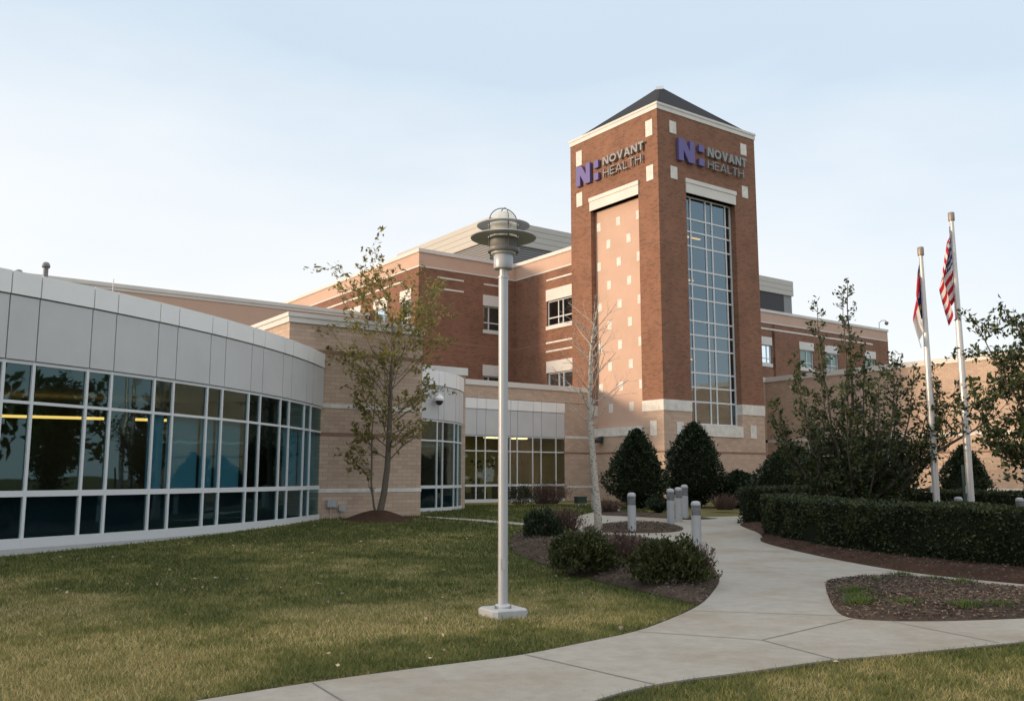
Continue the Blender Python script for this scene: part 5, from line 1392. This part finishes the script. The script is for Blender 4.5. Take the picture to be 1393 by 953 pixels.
H1 = [(6.76, 24.6), (6.82, 22.94), (7.15, 20.4), (7.75, 18.4), (8.55, 16.7), (9.5, 15.1), (10.9, 13.4), (13, 11.6)]
hedge('long clipped dark hedge nearest the path, curving off to the right edge', [(x + .5, y + .25) for x, y in H1], 1.15, 1.08, 900)
hedge('clipped dark hedge behind the nearest one, its square end at the path bend', [(7.55, 28.4), (8.6, 29.9), (10.2, 31.4), (12.3, 32.4), (14.5, 32.3), (17.0, 31.0), (19.5, 28.5)], 1.1, 1.1, 520, (.09, .05))

# grass tufts in the right bed
T0 = None
tuft_lab = ['front of a trio at the left end', 'middle of a trio at the left end', 'hindmost of a trio at the left end', 'alone at the top edge near the hedge', 'by the walk edge, second along the top', 'by the walk edge, third along the top', 'small, between the left trio and the top edge', 'in the middle of the lower edge', 'thin, just right of the lower edge middle', 'flat, next to last along the lower edge', 'last along the lower edge', 'last along the top edge', 'thin, in the middle of the bare mulch', 'thin, beside the left trio']
tuft_pos = [(4.36, 11.62, 1.0), (4.5, 12.1, .9), (4.72, 12.75, 1.05), (6.15, 14.75, .9), (6.5, 14.3, .7), (6.65, 13.75, 1.0), (5.5, 14.0, .8), (4.85, 11.5, 1.0), (5.5, 11.35, 1.0), (5.95, 11.42, .8), (6.5, 11.6, .8), (7.4, 13.0, .9), (5.75, 12.6, .6), (5.05, 12.6, .5)]
for (x, y, s), lb in zip(tuft_pos, tuft_lab):
    n = int(360 * s); z = ter(x, y) + .09
    a = nrng.uniform(0, 2 * np.pi, n); rr = .24 * s * nrng.random(n) ** .8; hgt = nrng.uniform(.04, .12, n) * s
    p = np.stack([rr * np.cos(a), rr * np.sin(a) * .8, np.zeros(n)], 1); tip = p + np.stack([nrng.normal(0, .03, n) + p[:, 0] * .3, nrng.normal(0, .03, n) + p[:, 1] * .3, hgt], 1)
    wv = np.stack([np.cos(a + 1.3), np.sin(a + 1.3), np.zeros(n)], 1) * .007
    v = np.empty((n, 3, 3)); v[:, 0] = p - wv; v[:, 1] = p + wv; v[:, 2] = tip
    o = np_mesh('grass_tuft', v.reshape(-1, 3), 3, 'leaf_tuft'); o.location = (x, y, z)
    tag(o, 'grass tuft on the right mulch bed, ' + lb, 'grass tuft', 'grass tufts in the right mulch bed')

# ------------------------------------------------------------------ lawn blades, mulch chips, leaf litter
def lawn_ok(x, y):
    ok = ~inside(CONCRETE, x, y)
    for b in (BED1, HBED): ok &= ~inside(b, x, y)
    ok &= np.hypot(x - CC.x, y - CC.y) > CR + .12
    ok &= np.hypot((x + 3.9) / 1.2, (y - 26.9) / 1.0) > 1.0
    s = (x - C0.x) * U.x + (y - C0.y) * U.y; t = (x - C0.x) * V.x + (y - C0.y) * V.y
    ok &= ~((t > -6.75) & (s < -17.8)); ok &= ~((t > 5.45) & (s < .5)); ok &= ~((s > -.05) & (t > -.1))
    ok &= np.hypot(x + 7.7, y - 36.5) > 5.8
    return ok
def vnoise(x, y, sc, seed):
    r = np.random.default_rng(seed); T = r.random((256, 256)); x = x * sc + 100; y = y * sc + 100
    xi = np.floor(x).astype(int); yi = np.floor(y).astype(int); fx = x - xi; fy = y - yi; fx = fx * fx * (3 - 2 * fx); fy = fy * fy * (3 - 2 * fy)
    g = lambda a, b: T[a % 256, b % 256]
    return (g(xi, yi) * (1 - fx) + g(xi + 1, yi) * fx) * (1 - fy) + (g(xi, yi + 1) * (1 - fx) + g(xi + 1, yi + 1) * fx) * fy
def blades(name, regions):
    out = []; dry = []
    for x0, x1, y0, y1, dens, h, w in regions:
        n = int((x1 - x0) * (y1 - y0) * dens); x = nrng.uniform(x0, x1, n); y = nrng.uniform(y0, y1, n)
        k = (np.abs(x) < y * .62 + .8 + (nrng.random(n) < .45) * 4.5) & lawn_ok(x, y); x, y = x[k], y[k]; k = edge_dist(CONCRETE, x, y) > .02 + .05 * nrng.random(len(x)); x, y = x[k], y[k]; n = len(x)
        p = .45 * vnoise(x, y * .8, .55, 1) + .30 * vnoise(x, y, 1.7, 2) + .25 * vnoise(x, y, 5.0, 3)
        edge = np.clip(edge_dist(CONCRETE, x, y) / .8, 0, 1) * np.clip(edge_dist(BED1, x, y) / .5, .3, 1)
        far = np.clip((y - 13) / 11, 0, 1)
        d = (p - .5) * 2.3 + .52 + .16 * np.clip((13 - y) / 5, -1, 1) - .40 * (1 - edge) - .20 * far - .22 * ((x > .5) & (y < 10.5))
        # a worn straw patch near the lamp post
        d += .55 * np.exp(-((x + 1.3) / .8) ** 2 - ((y - 10.3) / .45) ** 2)
        d = np.clip(d, 0, 1) * .72 + nrng.normal(0, .20, n)
        z = ter_np(x, y); a = nrng.uniform(0, 2 * np.pi, n); hh = h * nrng.uniform(.45, 1.4, n) * (1.15 - .3 * np.clip(d, 0, 1)); ln = nrng.normal(0, .6, (n, 2)) * hh[:, None]
        wx = np.cos(a) * w; wy = np.sin(a) * w
        v = np.empty((n, 3, 3)); v[:, 0] = np.stack([x - wx, y - wy, z - .005], 1); v[:, 1] = np.stack([x + wx, y + wy, z - .005], 1)
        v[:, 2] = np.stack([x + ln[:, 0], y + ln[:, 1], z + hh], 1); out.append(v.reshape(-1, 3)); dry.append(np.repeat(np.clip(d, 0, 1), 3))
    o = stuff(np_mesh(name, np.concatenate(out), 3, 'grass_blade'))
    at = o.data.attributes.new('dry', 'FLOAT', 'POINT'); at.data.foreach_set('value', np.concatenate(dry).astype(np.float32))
    return o
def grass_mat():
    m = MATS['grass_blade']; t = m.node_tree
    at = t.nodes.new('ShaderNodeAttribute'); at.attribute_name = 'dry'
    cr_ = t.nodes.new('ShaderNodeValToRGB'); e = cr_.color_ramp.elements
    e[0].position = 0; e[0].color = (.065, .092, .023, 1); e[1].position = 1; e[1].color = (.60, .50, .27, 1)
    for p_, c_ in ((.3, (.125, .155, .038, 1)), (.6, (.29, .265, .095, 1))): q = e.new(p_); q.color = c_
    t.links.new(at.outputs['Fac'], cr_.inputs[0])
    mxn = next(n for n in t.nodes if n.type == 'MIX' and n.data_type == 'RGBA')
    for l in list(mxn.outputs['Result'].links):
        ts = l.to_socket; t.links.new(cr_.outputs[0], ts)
grass_mat()
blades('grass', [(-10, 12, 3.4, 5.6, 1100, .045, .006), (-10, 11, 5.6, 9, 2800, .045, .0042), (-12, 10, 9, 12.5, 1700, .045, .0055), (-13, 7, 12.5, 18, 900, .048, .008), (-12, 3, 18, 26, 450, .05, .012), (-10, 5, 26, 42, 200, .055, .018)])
def chips(name, poly, n, m, lift, size):
    xs = [p[0] for p in poly]; ys = [p[1] for p in poly]
    x = nrng.uniform(min(xs), max(xs), n); y = nrng.uniform(min(ys), min(max(ys), 30), n); d = edge_dist(poly, x, y); k = inside(poly, x, y); x, y, d = x[k], y[k], d[k]
    P = np.stack([x, y, ter_np(x, y) + .03 + lift * np.clip(d / .5, 0, 1) ** .7 + nrng.uniform(0, .02, len(x))], 1)
    D = np.concatenate([nrng.normal(0, 1, (len(x), 2)), nrng.normal(0, .25, (len(x), 1))], 1)
    return P, D
leaf_mat('chip', (.055, .04, .033), (.20, .155, .125), 0, .9)
Ps, Ds = [], []
for poly, n, lift in ((RBED, 9000, .10), (BED1, 9000, .14), (HBED, 14000, .10), (ISLAND, 2500, .08), (BACKBED, 2000, .08)):
    P, D = chips('c', poly, n, 'chip', lift, 0); Ps.append(P); Ds.append(D)
stuff(np_mesh('mulch', leaf_quads(np.concatenate(Ps), np.concatenate(Ds), .06, .018, .2), 4, 'chip'))
# a few dead leaves on the grass
n = 260; x = nrng.uniform(-8, 4, n); y = nrng.uniform(8, 24, n); k = lawn_ok(x, y); x, y = x[k], y[k]
leaf_mat('litter', (.16, .11, .07), (.50, .44, .35), .1, .8)
stuff(np_mesh('leaves', leaf_quads(np.stack([x, y, ter_np(x, y) + .05], 1), np.concatenate([nrng.normal(0, 1, (len(x), 2)), np.zeros((len(x), 1))], 1), .055, .035, .15), 4, 'litter'))

# far trees to the right and behind, outside the view, that the glazing mirrors
def treeline():
    P, D = [], []
    w = MB()
    for k in range(34):
        yaw = R(58 + k * 5.2 + rng.uniform(-1.5, 1.5)); dist = rng.uniform(55, 72); cx, cy = dist * math.sin(yaw), dist * math.cos(yaw)
        h = rng.uniform(7, 13); cw = h * rng.uniform(.28, .4)
        w.tube([(cx, cy, -.1), (cx, cy, h * .5), (cx + rng.gauss(0, .3), cy, h * .9)], [.3, .2, .04], 5)
        n = 420; u_ = nrng.normal(0, 1, (n, 3)); u_ /= np.linalg.norm(u_, axis=1, keepdims=True); q = nrng.random(n) ** .4
        P.append(np.stack([cx + u_[:, 0] * q * cw, cy + u_[:, 1] * q * cw, h * .58 + u_[:, 2] * q * h * .4], 1)); D.append(u_)
    w.build('far_trunks', 'bark_dark', None); 
    o = np_mesh('far_trees', leaf_quads(np.concatenate(P), np.concatenate(D), 1.0, .6, .8), 4, 'leaf_holly'); stuff(o)
    tr = bpy.data.objects['far_trunks']; tr.parent = o
treeline()
